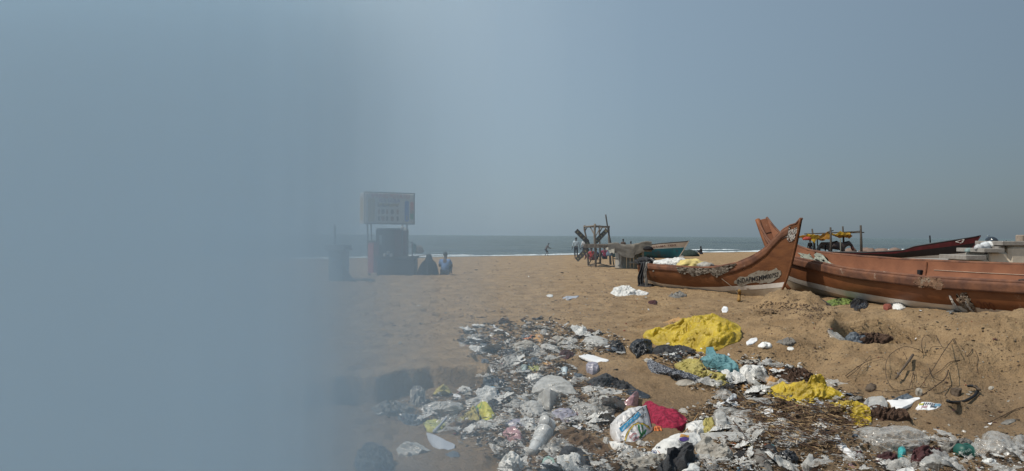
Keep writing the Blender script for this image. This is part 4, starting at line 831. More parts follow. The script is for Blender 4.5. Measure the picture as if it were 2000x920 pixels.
# litter materials
def plast(n, c, a=.55, rough=.16, **k): return mat(n, c, rough, tuple(x * .8 for x in c), 12, .25, 40, spec=.9, alpha=a, crease=7, **k)
MT = dict(
 clear=plast('clear_film', (.58, .565, .53), .22), haze=plast('milky_film', (.50, .485, .45), .55, .3), white=mat('white_plastic', (.72, .71, .68), .5, (.5, .49, .46), 9, .5, 60, spec=.4, crease=12),
 paper=mat('white_paper', (.72, .72, .72), .85, (.6, .6, .6), 4, .2), pale=mat('pale_cloth', (.38, .36, .32), .9, (.24, .22, .19), 7, .5, 40), grey=mat('grey_rag', (.21, .20, .18), .95, (.12, .11, .10), 8, .6, 50),
 dark=mat('dark_rag', (.05, .052, .055), .9, (.025, .025, .028), 8, .6, 50), black=mat('black_plastic', (.012, .013, .015), .32, (.025, .026, .03), 8, .6, 60, spec=.6, crease=12), brown=mat('brown_rag', (.13, .085, .05), .95, (.08, .05, .03), 5, .6, 60),
 maroon=mat('maroon_rag', (.075, .028, .03), .9, (.04, .02, .02), 7, .6), yellow=mat('yellow_woven_tarp', (.46, .33, .02), .48, (.33, .23, .02), 3, .5, 50, spec=.45, sharp=(.4, .6), crease=8), olive=mat('olive_sack', (.42, .36, .11), .6, (.30, .25, .08), 6, .6, 80, crease=12),
 teal=mat('teal_sheet', (.13, .27, .29), .6, (.08, .19, .21), 5, .5, 60, crease=9), tan=mat('tan_paper', (.42, .25, .10), .7, (.33, .18, .07), 5, .3), orange=mat('orange_wrapper', (.60, .21, .06), .4, (.5, .12, .05), 9, .3), red=mat('crimson_mesh', (.32, .02, .055), .8, (.20, .012, .035), 30, .9, 90, sharp=(.45, .55)),
 green=mat('green_wrapper', (.10, .26, .05), .4, (.45, .42, .06), 7, .3, sharp=(.45, .5)), lime=mat('yellow_wrapper', (.50, .47, .12), .45, (.3, .32, .12), 9, .3), blue=mat('blue_wrapper', (.12, .27, .40), .5, (.2, .34, .42), 6, .3),
 pink=plast('pink_print_film', (.45, .25, .26), .7), lilac=plast('lilac_film', (.30, .28, .33), .85, .4), board=mat('grey_foam_board', (.36, .38, .42), .7, (.28, .3, .34), 3, .2), slate=mat('slate_plastic', (.09, .11, .13), .5, (.06, .07, .085), 6, .3),
 stone=mat('pale_stone', (.36, .33, .28), .9, (.26, .23, .19), 6, .6), styro=mat('white_foam', (.75, .75, .72), .8, (.6, .6, .57), 12, .4), brick=mat('brick', (.24, .07, .045), .9, (.17, .05, .035), 9, .5), wood=mat('driftwood', (.12, .09, .065), .9, (.07, .05, .035), 9, .6, stretch=(1, 1, 4)),
 mint=mat('mint_cup', (.32, .45, .40), .5), dgreen=mat('dark_green_pot', (.02, .10, .08), .45, (.015, .07, .055), 6, .2), net=mat('patterned_cloth', (.05, .055, .07), .9, (.30, .31, .33), 60, .5, sharp=(.52, .58), detail=2), camo=mat('green_camo_sack', (.15, .20, .05), .8, (.07, .09, .03), 4, .5, sharp=(.45, .55)),
 root=mat('rotten_matter', (.055, .032, .022), .95, (.10, .06, .04), 14, 1., 60), teal2=plast('turquoise_bottle', (.05, .38, .38), .75), stripe=mat('striped_bag', (.42, .40, .36), .7, (.14, .13, .13), 9, .5, stretch=(6, 1, .4), sharp=(.46, .54)))
E_ = ell
IT = [  # name, label, category, outline, material, k (1 = lying flat), puff, (fold frequency, fold height)
 ('yellow_tarp', 'large crumpled yellow woven tarp, biggest yellow thing on the sand', 'tarp', [(1257, 655), (1266, 644), (1298, 639), (1315, 632), (1328, 624), (1357, 617), (1394, 613), (1419, 624), (1437, 631), (1449, 645), (1452, 656), (1444, 665), (1419, 674), (1401, 681), (1383, 690), (1364, 688), (1337, 681), (1310, 674), (1280, 674), (1271, 663)], 'yellow', .6, .12, (2.3, .17, 2)),
 ('sand_sack', 'brown corner of sacking sticking out behind the large yellow tarp', 'sack', [(1294, 631), (1310, 624), (1326, 619), (1334, 623), (1322, 632), (1305, 634)], 'tan', .8, .1, (5, .03)),
 ('plastic_bag', 'round black plastic bag at the left end of the large yellow tarp', 'plastic bag', E_(1231, 662, 1276, 692, 1), 'black', .4, .2, (7, .06)),
 ('dark_rag', 'dark brown black rags lying below the large yellow tarp', 'rags', E_(1276, 674, 1350, 699, 2, j=.2), 'dark', .7, .1, (8, .07)),
 ('flat_box', 'crushed black box left of the olive sack', 'box', E_(1310, 693, 1333, 706, 3, 4), 'black', .5, .1, (4, .02)),
 ('sack', 'olive yellow sack spread between the teal sheet and the patterned cloth', 'sack', [(1316, 711), (1330, 704), (1346, 700), (1362, 702), (1372, 709), (1380, 721), (1405, 732), (1428, 736), (1449, 745), (1428, 750), (1415, 759), (1398, 757), (1383, 750), (1374, 741), (1346, 727)], 'olive', .75, .1, (5, .09)),
 ('teal_sheet', 'crumpled teal plastic sheet with a raised corner beside the olive sack', 'plastic sheet', [(1364, 702), (1372, 697), (1384, 692), (1379, 678), (1392, 677), (1399, 690), (1419, 694), (1432, 702), (1442, 713), (1445, 727), (1435, 736), (1412, 724), (1394, 718), (1378, 709)], 'teal', .45, .15, (6, .09)),
 ('patterned_cloth', 'twisted black cloth with white speckles left of the olive sack', 'cloth', [(1266, 706), (1272, 702), (1276, 713), (1300, 718), (1330, 724), (1358, 732), (1376, 743), (1377, 750), (1360, 748), (1330, 739), (1300, 732), (1275, 727), (1268, 718)], 'net', .6, .15, (7, .05)),
 ('stone', 'smooth pale flat stone below the speckled black cloth', 'stone', E_(1319, 741, 1360, 756, 5, 2.1, .05), 'stone', .6, .2, (3, .02)),
 ('white_sack', 'dirty white sack lying open with a black mouth, right of the teal sheet', 'sack', [(1444, 722), (1452, 714), (1470, 712), (1490, 715), (1500, 727), (1494, 736), (1480, 742), (1462, 742), (1450, 734)], 'white', .5, .2, (6, .06)),
 ('sheet_scrap', 'pinkish white sheet sticking out behind the dirty white sack', 'plastic sheet', [(1436, 704), (1455, 702), (1476, 703), (1486, 699), (1484, 707), (1468, 711), (1448, 714)], 'pale', .7, .1, (5, .03)),
 ('mouth_shade', 'black lump standing for the shade in a sack opening, right of the white one', 'sack', E_(1466, 722, 1500, 742, 6, 2.2), 'black', .4, .05, (4, .02)),  # black stand-in for the shade inside the open sack
 ('clear_bottle', 'crushed clear bottle in front of the dirty white sack', 'bottle', [(1455, 726), (1462, 722), (1468, 738), (1485, 750), (1498, 757), (1490, 763), (1470, 757), (1457, 748)], 'haze', .4, .2, (6, .03)),
 ('paper_piece', 'brown paper piece in front of the olive sack', 'paper', E_(1443, 751, 1474, 766, 8), 'tan', .6, .1, (6, .04)),
 ('clear_cup', 'clear plastic cup lying before the olive sack', 'cup', E_(1392, 742, 1413, 758, 9, 3), 'clear', .4, .3, (5, .02)),
 ('yellow_sheet', 'second yellow tarp, torn and folded, in the middle of the rubbish', 'tarp', [(1485, 762), (1512, 751), (1540, 749), (1550, 746), (1575, 752), (1588, 744), (1597, 736), (1610, 740), (1615, 757), (1640, 765), (1652, 777), (1625, 783), (1600, 781), (1588, 790), (1574, 792), (1550, 786), (1515, 774)], 'yellow', .6, .09, (3.2, .16, 2)),
 ('yellow_sheet', 'third yellow tarp, draped over rubbish at the right, below the torn folded one', 'tarp', [(1618, 787), (1640, 783), (1660, 782), (1683, 786), (1700, 797), (1703, 820), (1697, 830), (1675, 826), (1667, 809), (1640, 799)], 'yellow', .55, .12, (3.6, .12, 2)),
 ('paper_cup', 'crumpled tan cup between the white sack and the torn yellow tarp', 'cup', E_(1493, 735, 1521, 757, 10, 2.4), 'tan', .4, .25, (5, .03)),
 ('rotten_heap', 'brown tangled rotten cloth above the torn yellow tarp', 'rags', [(1500, 731), (1530, 727), (1545, 720), (1570, 719), (1592, 733), (1588, 742), (1560, 748), (1530, 746), (1512, 740)], 'root', .6, .12, (9, .10)),
 ('paper_sheet', 'large torn white paper sheet on the sand at the right', 'paper', [(1730, 783), (1745, 782), (1770, 780), (1796, 776), (1799, 781), (1780, 788), (1760, 797), (1745, 793)], 'paper', 1., .0, (3, .015)),
 ('black_fold', 'folded black plastic behind the large torn white paper', 'plastic', [(1740, 783), (1755, 774), (1772, 768), (1783, 775), (1786, 778), (1765, 781)], 'slate', .6, .1, (6, .03)),
 ('plastic_bag', 'knotted clear bag with radiating folds left of the torn white paper', 'plastic bag', E_(1688, 773, 1735, 803, 12), 'haze', .45, .25, (7, .06)),
 ('rotten_heap', 'dark mass of rotten matter below the knotted clear bag', 'rubbish', [(1690, 797), (1712, 790), (1740, 796), (1765, 797), (1778, 808), (1780, 820), (1755, 823), (1725, 822), (1700, 812)], 'root', .7, .1, (9, .10)),
 ('clear_bag', 'biggest clear plastic bag with a puckered centre, lower right', 'plastic bag', [(1668, 840), (1690, 832), (1720, 836), (1745, 830), (1775, 832), (1800, 840), (1818, 856), (1815, 872), (1790, 878), (1770, 882), (1740, 882), (1715, 876), (1690, 868)], 'clear', .5, .2, (7, .09)),
 ('clear_bag', 'tall clear plastic bag standing at the lower right edge', 'plastic bag', [(1918, 850), (1930, 841), (1950, 841), (1972, 850), (1985, 872), (1984, 888), (1960, 892), (1935, 890), (1922, 872)], 'clear', .35, .25, (6, .08)),
 ('clear_bag', 'clear bag cut by the right edge of the photo', 'plastic bag', E_(1976, 848, 2012, 888, 14), 'clear', .4, .25, (7, .07)),
 ('bottle_piece', 'small bright turquoise bottle piece under the biggest clear bag', 'bottle', E_(1754, 871, 1770, 889, 15, 2.3), 'teal2', .4, .3, (6, .02)),
 ('silver_film', 'long shiny grey film in the lower right corner, before the green pot', 'plastic film', [(1794, 905), (1808, 892), (1826, 884), (1840, 892), (1866, 892), (1873, 900), (1855, 908), (1825, 908), (1805, 910)], 'haze', .5, .15, (8, .06)),
 ('rotten_heap', 'reddish brown rotten leaves left of the dark green pot', 'leaves', [(1779, 896), (1785, 874), (1805, 871), (1832, 876), (1850, 886), (1855, 893), (1825, 896), (1800, 900)], 'maroon', .5, .12, (9, .10)),
 ('cloth_rag', 'brownish rag pile behind the dark green pot', 'rags', [(1830, 878), (1845, 866), (1870, 858), (1890, 856), (1905, 868), (1915, 880), (1890, 884), (1860, 886)], 'grey', .5, .15, (8, .10)),
 ('white_lump', 'torn white foam lump at the lower right, before the tall clear bag', 'foam', E_(1918, 894, 1947, 908, 17, 2.4, .25), 'styro', .5, .2, (9, .05)),
 ('plank', 'weathered grey plank lying in the lower right corner', 'plank', [(1905, 884), (1925, 886), (1960, 896), (2006, 907), (2006, 914), (1965, 906), (1930, 897), (1908, 890)], 'wood', .8, .03, (3, .01)),
 ('sheet_scrap', 'white sheet with a teal corner at the bottom edge', 'plastic sheet', [(1750, 918), (1765, 914), (1782, 912), (1787, 918), (1786, 930), (1752, 930)], 'white', .6, .1, (5, .03)),
 ('cap', 'grey baseball cap with pale letters, bottom right of centre', 'cap', [(1485, 880), (1491, 870), (1503, 867), (1514, 872), (1519, 882), (1522, 890), (1506, 892), (1490, 888)], 'dark', .35, .35, (3, .01)),
 ('boot', 'grey boot with a black rim, toe hidden, at the bottom edge', 'boot', [(1463, 880), (1480, 876), (1494, 884), (1503, 900), (1512, 922), (1490, 926), (1478, 905), (1466, 892)], 'grey', .5, .25, (4, .02)),
 ('plastic_bag', 'crumpled black plastic right of the grey baseball cap', 'plastic bag', [(1518, 886), (1535, 878), (1552, 882), (1560, 896), (1545, 902), (1526, 898)], 'black', .6, .15, (9, .06)),
 ('navy_rag', 'navy rag at the bottom edge left of the grey boot', 'rag', E_(1444, 904, 1470, 924, 18), 'slate', .5, .15, (6, .04)),
 ('film_sheet', 'large grey translucent sheet spread right of the white printed sack', 'plastic film', [(1365, 846), (1400, 844), (1440, 842), (1465, 848), (1478, 862), (1470, 874), (1450, 872), (1420, 862), (1390, 858)], 'haze', .7, .08, (4, .05)),
 ('grey_cloth', 'grey cloth with deep folds right of the black jacket', 'cloth', [(1357, 868), (1375, 855), (1385, 853), (1400, 866), (1420, 872), (1432, 884), (1430, 900), (1410, 905), (1385, 902), (1365, 895)], 'pale', .45, .15, (5, .12)),
 ('black_jacket', 'black jacket thrown over the white printed sack', 'jacket', [(1303, 876), (1325, 875), (1342, 862), (1354, 866), (1356, 880), (1362, 900), (1360, 926), (1290, 926), (1283, 912), (1293, 900), (1306, 890)], 'dark', .4, .15, (5, .10)),
 ('white_cloth', 'white ribbed cloth at the bottom edge below the black jacket', 'cloth', [(1330, 912), (1342, 904), (1356, 904), (1368, 913), (1372, 926), (1328, 926)], 'styro', .4, .3, (4, .02)),
 ('film_sheet', 'upright clear film piece left of the white paper pieces', 'plastic film', [(1390, 812), (1405, 800), (1418, 808), (1420, 826), (1418, 845), (1400, 846), (1392, 830)], 'haze', .25, .1, (6, .05)),
 ('jug', 'crushed white jug between the crimson mesh and the grey cylinder', 'jug', [(1338, 842), (1341, 828), (1355, 822), (1372, 820), (1378, 832), (1374, 846), (1355, 848)], 'white', .35, .3, (5, .04)),
 ('crushed_tin', 'crushed olive grey tin beside the white jug', 'tin', [(1370, 828), (1378, 816), (1392, 815), (1396, 830), (1394, 845), (1374, 846)], 'olive', .3, .3, (6, .04)),
 ('film_scrap', 'clear film dome right of the upright film piece', 'plastic film', E_(1395, 795, 1442, 815, 20), 'clear', .5, .2, (7, .06)),
 ('film_scrap', 'clear bag in the middle right of the rubbish, left of the straw', 'plastic film', E_(1430, 799, 1474, 828, 21), 'clear', .5, .2, (7, .07)),
 ('film_scrap', 'clear sheet lying right of the crushed olive tin', 'plastic film', E_(1415, 824, 1462, 846, 22), 'haze', .6, .15, (7, .06)),
 ('paper_sheet', 'folded white paper standing up left of the torn yellow tarp', 'paper', [(1404, 790), (1418, 782), (1432, 768), (1439, 772), (1438, 786), (1425, 795), (1410, 797)], 'paper', .4, .05, (5, .03)),
 ('paper_sheet', 'small bright paper flap on the straw, right of the folded white paper', 'paper', [(1481, 804), (1495, 797), (1508, 795), (1511, 809), (1498, 809)], 'paper', .6, .03, (4, .015)),
 ('grey_bag', 'grey green plastic bag with a white edge above the straw', 'plastic bag', [(1456, 788), (1475, 785), (1490, 777), (1510, 781), (1522, 788), (1505, 798), (1480, 800), (1462, 797)], 'slate', .6, .1, (6, .05)),
 ('grey_board', 'dark grey board leaning under the torn yellow tarp', 'board', [(1583, 792), (1592, 776), (1609, 788), (1604, 796)], 'board', .4, .02, (2, .005)),
 ('paper_sheet', 'white paper wrapped in clear film among the straw', 'paper', [(1580, 836), (1590, 822), (1600, 817), (1615, 824), (1630, 836), (1628, 845), (1605, 845), (1588, 841)], 'white', .5, .15, (8, .05)),
 ('paper_shard', 'pointed white paper shard, lower right of the straw', 'paper', [(1617, 862), (1630, 852), (1636, 847), (1645, 862), (1656, 873), (1645, 874), (1630, 868)], 'paper', .6, .05, (5, .02)),
 ('paper_shard', 'long narrow white shard below the pointed one', 'paper', [(1647, 874), (1656, 874), (1668, 888), (1678, 896), (1668, 897), (1655, 888)], 'paper', .7, .05, (4, .01)),
 ('maroon_rag', 'small maroon rag beside the long narrow white shard', 'rag', E_(1666, 880, 1684, 894, 24), 'maroon', .5, .2, (8, .04)),
 ('rotten_heap', 'brown lump of rotten matter right of the maroon rag', 'rubbish', E_(1716, 883, 1750, 900, 25, j=.25), 'maroon', .6, .15, (9, .05)),
 ('fallen_cup', 'clear cup with a white base at the bottom, right of centre', 'cup', [(1566, 905), (1574, 896), (1580, 886), (1588, 888), (1590, 902), (1590, 910), (1575, 911)], 'haze', .4, .25, (6, .03)),
 ('dome_bag', 'clear plastic dome bag in the left middle of the rubbish', 'plastic bag', [(1033, 770), (1045, 750), (1058, 738), (1072, 732), (1095, 735), (1115, 748), (1127, 768), (1118, 778), (1090, 776), (1060, 774)], 'haze', .4, .2, (5, .06)),
 ('film_sheet', 'stiff clear film sheet standing upright in front of the dome bag', 'plastic film', [(1050, 785), (1052, 770), (1062, 762), (1075, 760), (1091, 768), (1084, 782), (1074, 802), (1064, 798)], 'haze', .1, .05, (3, .03)),
 ('clear_bag', 'clear bag left of the stiff upright film', 'plastic bag', E_(995, 773, 1035, 802, 27), 'clear', .5, .2, (8, .07)),
 ('clear_bag', 'clear bag with a round opening below the stiff upright film', 'plastic bag', E_(1015, 782, 1062, 814, 28), 'haze', .5, .2, (8, .07)),
 ('clear_bag', 'wide clear bag left of the black knotted bag in the middle', 'plastic bag', E_(1118, 786, 1188, 822, 29), 'clear', .55, .18, (7, .09)),
 ('clear_bag', 'smoky clear bag under the stiff upright film, right side', 'plastic bag', E_(1076, 796, 1128, 826, 30), 'lilac', .5, .2, (8, .07)),
 ('brown_bag', 'brown plastic bag left of the printed food bag', 'plastic bag', E_(1160, 795, 1202, 820, 31), 'grey', .5, .2, (7, .05)),
 ('long_film', 'pale long film lying behind the dome bag on the right', 'plastic film', [(1134, 757), (1150, 753), (1180, 757), (1205, 760), (1225, 768), (1210, 774), (1180, 772), (1150, 772), (1136, 766)], 'haze', .7, .1, (7, .06)),
 ('dark_rag', 'dark grey cloth with grass on it, above the pale long film', 'rags', [(1145, 745), (1165, 735), (1185, 728), (1200, 738), (1230, 750), (1245, 762), (1215, 762), (1185, 757), (1160, 757)], 'dark', .7, .1, (8, .09)),
 ('black_board', 'flat black board pieces right of the pink film', 'board', [(1221, 762), (1245, 760), (1270, 772), (1267, 781), (1245, 781), (1222, 772)], 'black', .7, .03, (2, .01)),
 ('pink_film', 'pink and white printed film sticking up above the printed food bag', 'plastic film', [(1217, 786), (1230, 775), (1243, 763), (1248, 768), (1246, 785), (1235, 794), (1222, 795)], 'pink', .2, .08, (6, .05)),
 ('plastic_bag', 'knotted black bag left of the pink film', 'plastic bag', [(1188, 790), (1192, 778), (1202, 773), (1212, 777), (1216, 788), (1212, 797), (1196, 797)], 'black', .4, .3, (8, .05)),
 ('white_cloth', 'dirty white cloth left of the knotted black bag', 'cloth', [(1130, 792), (1150, 786), (1175, 777), (1195, 776), (1190, 786), (1165, 792), (1145, 798)], 'pale', .7, .1, (7, .05)),
 ('crimson_net', 'crimson mesh sack behind the printed food bag', 'mesh sack', [(1254, 793), (1262, 784), (1272, 783), (1290, 793), (1310, 799), (1328, 806), (1343, 817), (1345, 823), (1330, 832), (1313, 838), (1290, 834), (1276, 824), (1266, 806)], 'red', .5, .12, (4, .06)),
 ('orange_wrapper', 'orange wrapper between the printed food bag and the crimson mesh', 'wrapper', E_(1275, 832, 1294, 844, 33, j=.2), 'orange', .4, .2, (12, .05)),
 ('clear_bag', 'shiny clear bag below the printed food bag', 'plastic bag', [(1203, 898), (1212, 884), (1228, 874), (1243, 876), (1250, 890), (1243, 902), (1225, 906), (1208, 906)], 'clear', .4, .25, (9, .07)),
 ('pinkish_cloth', 'pinkish brown cloth at the bottom centre', 'cloth', [(1180, 924), (1200, 908), (1235, 896), (1270, 888), (1310, 884), (1300, 900), (1280, 912), (1250, 926)], 'pale', .7, .08, (5, .06)),
 ('dirty_bag', 'dirty white bag edge under the printed food bag', 'plastic bag', [(1187, 862), (1200, 862), (1225, 868), (1236, 872), (1225, 884), (1208, 880), (1195, 874)], 'white', .6, .1, (8, .05)),
 ('brown_cloth', 'large brown cloth right of the stacked clear cups', 'cloth', [(1076, 848), (1090, 840), (1115, 838), (1140, 842), (1165, 855), (1185, 868), (1195, 885), (1180, 892), (1150, 885), (1120, 872), (1095, 864), (1078, 862)], 'brown', .6, .12, (4, .09)),
 ('dark_bag', 'dark grey rubbish bag at the bottom, right of the stacked cups', 'rubbish bag', [(1092, 890), (1098, 874), (1115, 870), (1135, 876), (1150, 890), (1152, 926), (1096, 926)], 'dark', .35, .25, (6, .07)),
 ('white_bag', 'white crumpled bag with dark specks left of the stacked cups at the bottom', 'plastic bag', [(974, 905), (982, 895), (998, 880), (1012, 888), (1022, 898), (1018, 912), (1000, 918), (984, 914)], 'white', .35, .3, (8, .06)),
 ('mint_cup', 'crushed mint green cup at the bottom, right of the stacked cups', 'cup', [(1057, 908), (1062, 894), (1072, 890), (1090, 900), (1095, 914), (1075, 918), (1060, 916)], 'mint', .35, .3, (6, .04)),
 ('printed_bag', 'pinkish clear bag full of scraps left of the stacked cups', 'plastic bag', [(982, 845), (990, 835), (1005, 832), (1018, 845), (1024, 862), (1015, 868), (995, 864), (984, 856)], 'pink', .4, .25, (10, .06)),
 ('lilac_cloth', 'lilac grey cloth above the pinkish clear bag', 'cloth', [(984, 830), (995, 820), (1010, 817), (1030, 822), (1036, 834), (1020, 838), (1000, 836)], 'lilac', .5, .15, (7, .05)),
 ('green_wrapper', 'green and yellow snack wrapper in the left middle of the rubbish', 'wrapper', [(928, 795), (940, 784), (950, 784), (960, 798), (968, 812), (962, 820), (950, 822), (940, 810)], 'green', .35, .1, (6, .04)),
 ('plastic_bag', 'black bag right behind the green and yellow wrapper', 'plastic bag', E_(950, 780, 980, 806, 35), 'black', .45, .25, (9, .06)),
 ('blue_scrap', 'light blue plastic scrap under the sand ledge', 'plastic', [(952, 766), (954, 754), (966, 755), (978, 770), (976, 776), (960, 775)], 'blue', .35, .15, (7, .04)),
 ('slate_rag', 'slate blue rag at the foot of the sand ledge', 'rag', E_(945, 738, 988, 762, 36), 'slate', .5, .15, (6, .06)),
 ('white_bag', 'long white plastic bag left of the green and yellow wrapper', 'plastic bag', [(818, 798), (830, 790), (850, 784), (880, 783), (903, 788), (905, 800), (880, 806), (850, 805), (828, 806)], 'haze', .55, .18, (8, .08)),
 ('white_bag', 'pale flat bag right of the long white bag', 'plastic bag', [(908, 782), (930, 775), (960, 772), (978, 780), (975, 792), (950, 796), (925, 796), (910, 794)], 'haze', .6, .15, (7, .07)),
 ('olive_cloth', 'olive yellow cloth with a raised tip left of the green wrapper', 'cloth', [(890, 820), (905, 812), (918, 800), (923, 790), (930, 800), (936, 815), (938, 828), (915, 824), (898, 826)], 'olive', .4, .12, (6, .06)),
 ('brown_rag', 'brown rag below the olive yellow cloth', 'rags', [(870, 834), (885, 824), (910, 820), (940, 822), (955, 832), (940, 840), (910, 842), (885, 840)], 'brown', .6, .15, (6, .07)),
 ('yellow_packet', 'flat oval yellow packet on the sand at the left', 'wrapper', [(826, 828), (835, 820), (852, 818), (872, 824), (868, 833), (850, 836), (832, 835)], 'lime', .7, .1, (5, .03)),
 ('striped_bag', 'upright striped bag standing below the sand ledge', 'plastic bag', [(801, 788), (801, 762), (808, 754), (820, 753), (830, 762), (832, 786), (826, 791), (808, 792)], 'stripe', .25, .25, (7, .04)),
 ('olive_bag', 'olive dome shaped bag right of the striped bag', 'plastic bag', [(844, 772), (852, 760), (866, 750), (876, 756), (883, 768), (880, 773), (860, 774)], 'olive', .35, .25, (6, .05)),
 ('paper_scrap', 'small white paper below the sand ledge', 'paper', [(882, 769), (892, 769), (902, 774), (898, 777), (886, 775)], 'paper', .8, .03, (5, .01)),
 ('foam_tile', 'broken grey foam tile lying tilted, lower left', 'foam board', [(833, 845), (846, 848), (860, 854), (875, 862), (890, 868), (886, 880), (866, 881), (848, 870), (836, 858)], 'board', .5, .02, (2, .008)),
 ('black_bag', 'big black rubbish bag fading into the added fog, bottom left', 'rubbish bag', [(690, 905), (700, 878), (718, 862), (735, 865), (752, 872), (766, 886), (768, 910), (758, 926), (695, 926)], 'black', .4, .25, (6, .09)),
 ('pale_bag', 'flat pale plastic bag right of the big black rubbish bag', 'plastic bag', [(774, 876), (790, 865), (812, 863), (832, 874), (840, 884), (815, 890), (795, 894), (778, 892)], 'haze', .6, .18, (6, .14)),
 ('dark_flap', 'dark flat flap below the broken foam tile', 'plastic', [(868, 888), (885, 880), (896, 884), (898, 894), (885, 898)], 'slate', .7, .05, (5, .02)),
 ('grey_rags', 'grey rags and film heap at the left end of the rubbish', 'rags', [(725, 795), (745, 785), (770, 782), (800, 792), (815, 800), (790, 810), (755, 812), (732, 806)], 'grey', .6, .12, (8, .08)),
 ('blue_rags', 'slate blue rags right of the grey heap, left part', 'rags', [(775, 815), (790, 806), (815, 810), (830, 822), (815, 830), (790, 828)], 'slate', .6, .12, (8, .06)),
 ('tarp_mound', 'dusty grey sheet domed over rubbish in the far part', 'plastic sheet', [(1000, 680), (1008, 670), (1025, 664), (1040, 667), (1053, 678), (1050, 688), (1025, 690), (1005, 688)], 'pale', .5, .2, (6, .07)),
 ('black_bag', 'small black bag left of the dusty grey sheet', 'plastic bag', E_(977, 681, 1008, 699, 40), 'black', .45, .2, (9, .05)),
 ('black_bag', 'black bag lying on the lower side of the dusty grey sheet', 'plastic bag', E_(1021, 678, 1054, 695, 41), 'black', .5, .2, (9, .05)),
 ('long_film', 'long shiny clear film running diagonally over the ledge corner', 'plastic film', [(945, 722), (960, 708), (985, 698), (1008, 688), (1024, 680), (1020, 694), (1012, 708), (1000, 720), (975, 724)], 'clear', .7, .12, (8, .09)),
 ('dark_strip', 'dark blue grey strip sticking out left of the dusty sheet', 'plastic', [(955, 688), (965, 676), (978, 666), (985, 666), (978, 678), (966, 690)], 'slate', .5, .1, (6, .03)),
 ('orange_strip', 'orange wrapper in the far part of the rubbish', 'wrapper', [(1014, 662), (1025, 657), (1042, 654), (1043, 660), (1030, 665), (1018, 665)], 'orange', .6, .08, (8, .03)),
 ('brown_bag', 'round brown bag right of the far orange wrapper', 'plastic bag', E_(1042, 652, 1064, 669, 43), 'tan', .4, .25, (6, .04)),
 ('clear_cup', 'upright clear cup shaped piece behind the round brown bag', 'cup', [(1055, 655), (1057, 644), (1064, 641), (1070, 647), (1068, 656), (1062, 658)], 'clear', .2, .2, (6, .02)),
 ('pale_bag', 'pale plastic bag in the far right part of the rubbish strip', 'plastic bag', [(1135, 668), (1145, 657), (1165, 655), (1185, 662), (1192, 674), (1175, 680), (1152, 676)], 'haze', .5, .2, (8, .06)),
 ('pale_bag', 'pale cloth bag left of the far pale plastic bag', 'plastic bag', [(1070, 666), (1085, 655), (1100, 658), (1125, 660), (1130, 668), (1112, 673), (1085, 673)], 'pale', .55, .18, (8, .06)),
 ('dark_heap', 'dark crinkled heap at the right end of the far rubbish strip', 'rubbish', [(1185, 676), (1195, 664), (1208, 664), (1220, 678), (1222, 688), (1202, 688)], 'dark', .55, .15, (11, .08)),
 ('maroon_cloth', 'maroon brown cloth on bare sand in the middle distance', 'cloth', E_(1092, 683, 1120, 700, 46), 'maroon', .5, .18, (8, .05)),
 ('white_board', 'bent white board lying on the sand in the middle', 'board', [(1127, 697), (1143, 691), (1160, 694), (1175, 699), (1191, 703), (1183, 708), (1165, 707), (1145, 700)], 'paper', .9, .02, (2, .01)),
 ('grey_lump', 'small clear and dark lump below the bent white board', 'plastic bag', E_(1145, 707, 1170, 722, 47), 'lilac', .5, .2, (9, .05)),
 ('slate_bag', 'slate bag with folds left of the bent white board', 'plastic bag', [(1025, 705), (1038, 698), (1050, 698), (1060, 706), (1055, 713), (1035, 712)], 'slate', .5, .15, (9, .05)),
 ('lime_wrapper', 'yellow green wrapper flat on the sand, centre left', 'wrapper', E_(1030, 713, 1056, 726, 48), 'lime', .8, .08, (7, .03)),
 ('orange_scrap', 'faded orange scrap right of the yellow green wrapper', 'wrapper', E_(1059, 708, 1080, 716, 49), 'tan', .9, .05, (7, .015)),
 ('shiny_packet', 'shiny white and blue packet above the dome bag', 'packet', E_(1026, 728, 1060, 746, 50), 'white', .5, .2, (10, .05)),
 ('white_heap', 'white plastic sheet heaped by the stern of the brown boat', 'plastic sheet', [(1191, 573), (1200, 562), (1215, 557), (1230, 560), (1243, 566), (1255, 570), (1272, 572), (1262, 577), (1240, 577), (1220, 578), (1203, 578)], 'white', .5, .12, (4, .12)),
 ('grey_rag', 'grey rag under the hull of the brown boat', 'rag', [(1302, 578), (1315, 574), (1328, 568), (1336, 573), (1343, 578), (1325, 582), (1308, 581)], 'grey', .6, .12, (6, .08)),
 ('red_scrap', 'dark red scrap on the sand left of the brown boat', 'scrap', E_(1266, 586, 1284, 595, 52), 'maroon', .5, .2, (8, .05)),
 ('grey_board', 'thin bent blue grey board on the far sand', 'board', [(1098, 583), (1106, 578), (1120, 578), (1132, 577), (1125, 583), (1108, 585)], 'board', .8, .03, (2, .03)),
 ('white_scrap', 'white scrap left of the thin bent board', 'scrap', E_(1067, 575, 1080, 580, 53), 'white', .7, .1, (6, .03)),
 ('camo_sack', 'green camouflage sack under the long brown boat', 'sack', [(1608, 590), (1625, 585), (1645, 582), (1662, 582), (1668, 590), (1655, 595), (1625, 597)], 'camo', .5, .2, (4, .07)),
 ('black_cloth', 'black cloth right of the camouflage sack', 'cloth', [(1660, 592), (1668, 584), (1685, 583), (1697, 592), (1696, 600), (1678, 604), (1662, 601)], 'black', .6, .12, (6, .09)),
 ('foam_box', 'broken white foam box by the long boat', 'foam box', [(1743, 600), (1745, 591), (1757, 590), (1768, 593), (1769, 602), (1755, 604)], 'styro', .4, .15, (5, .03)),
 ('foam_box', 'smaller piece of white foam left of the broken box', 'foam box', E_(1732, 591, 1746, 598, 54), 'styro', .4, .2, (6, .02)),
 ('brick', 'dark red brick by the foam box', 'brick', [(1725, 596), (1728, 593), (1740, 593), (1742, 600), (1735, 603), (1726, 602)], 'brick', .4, .2, (3, .01)),
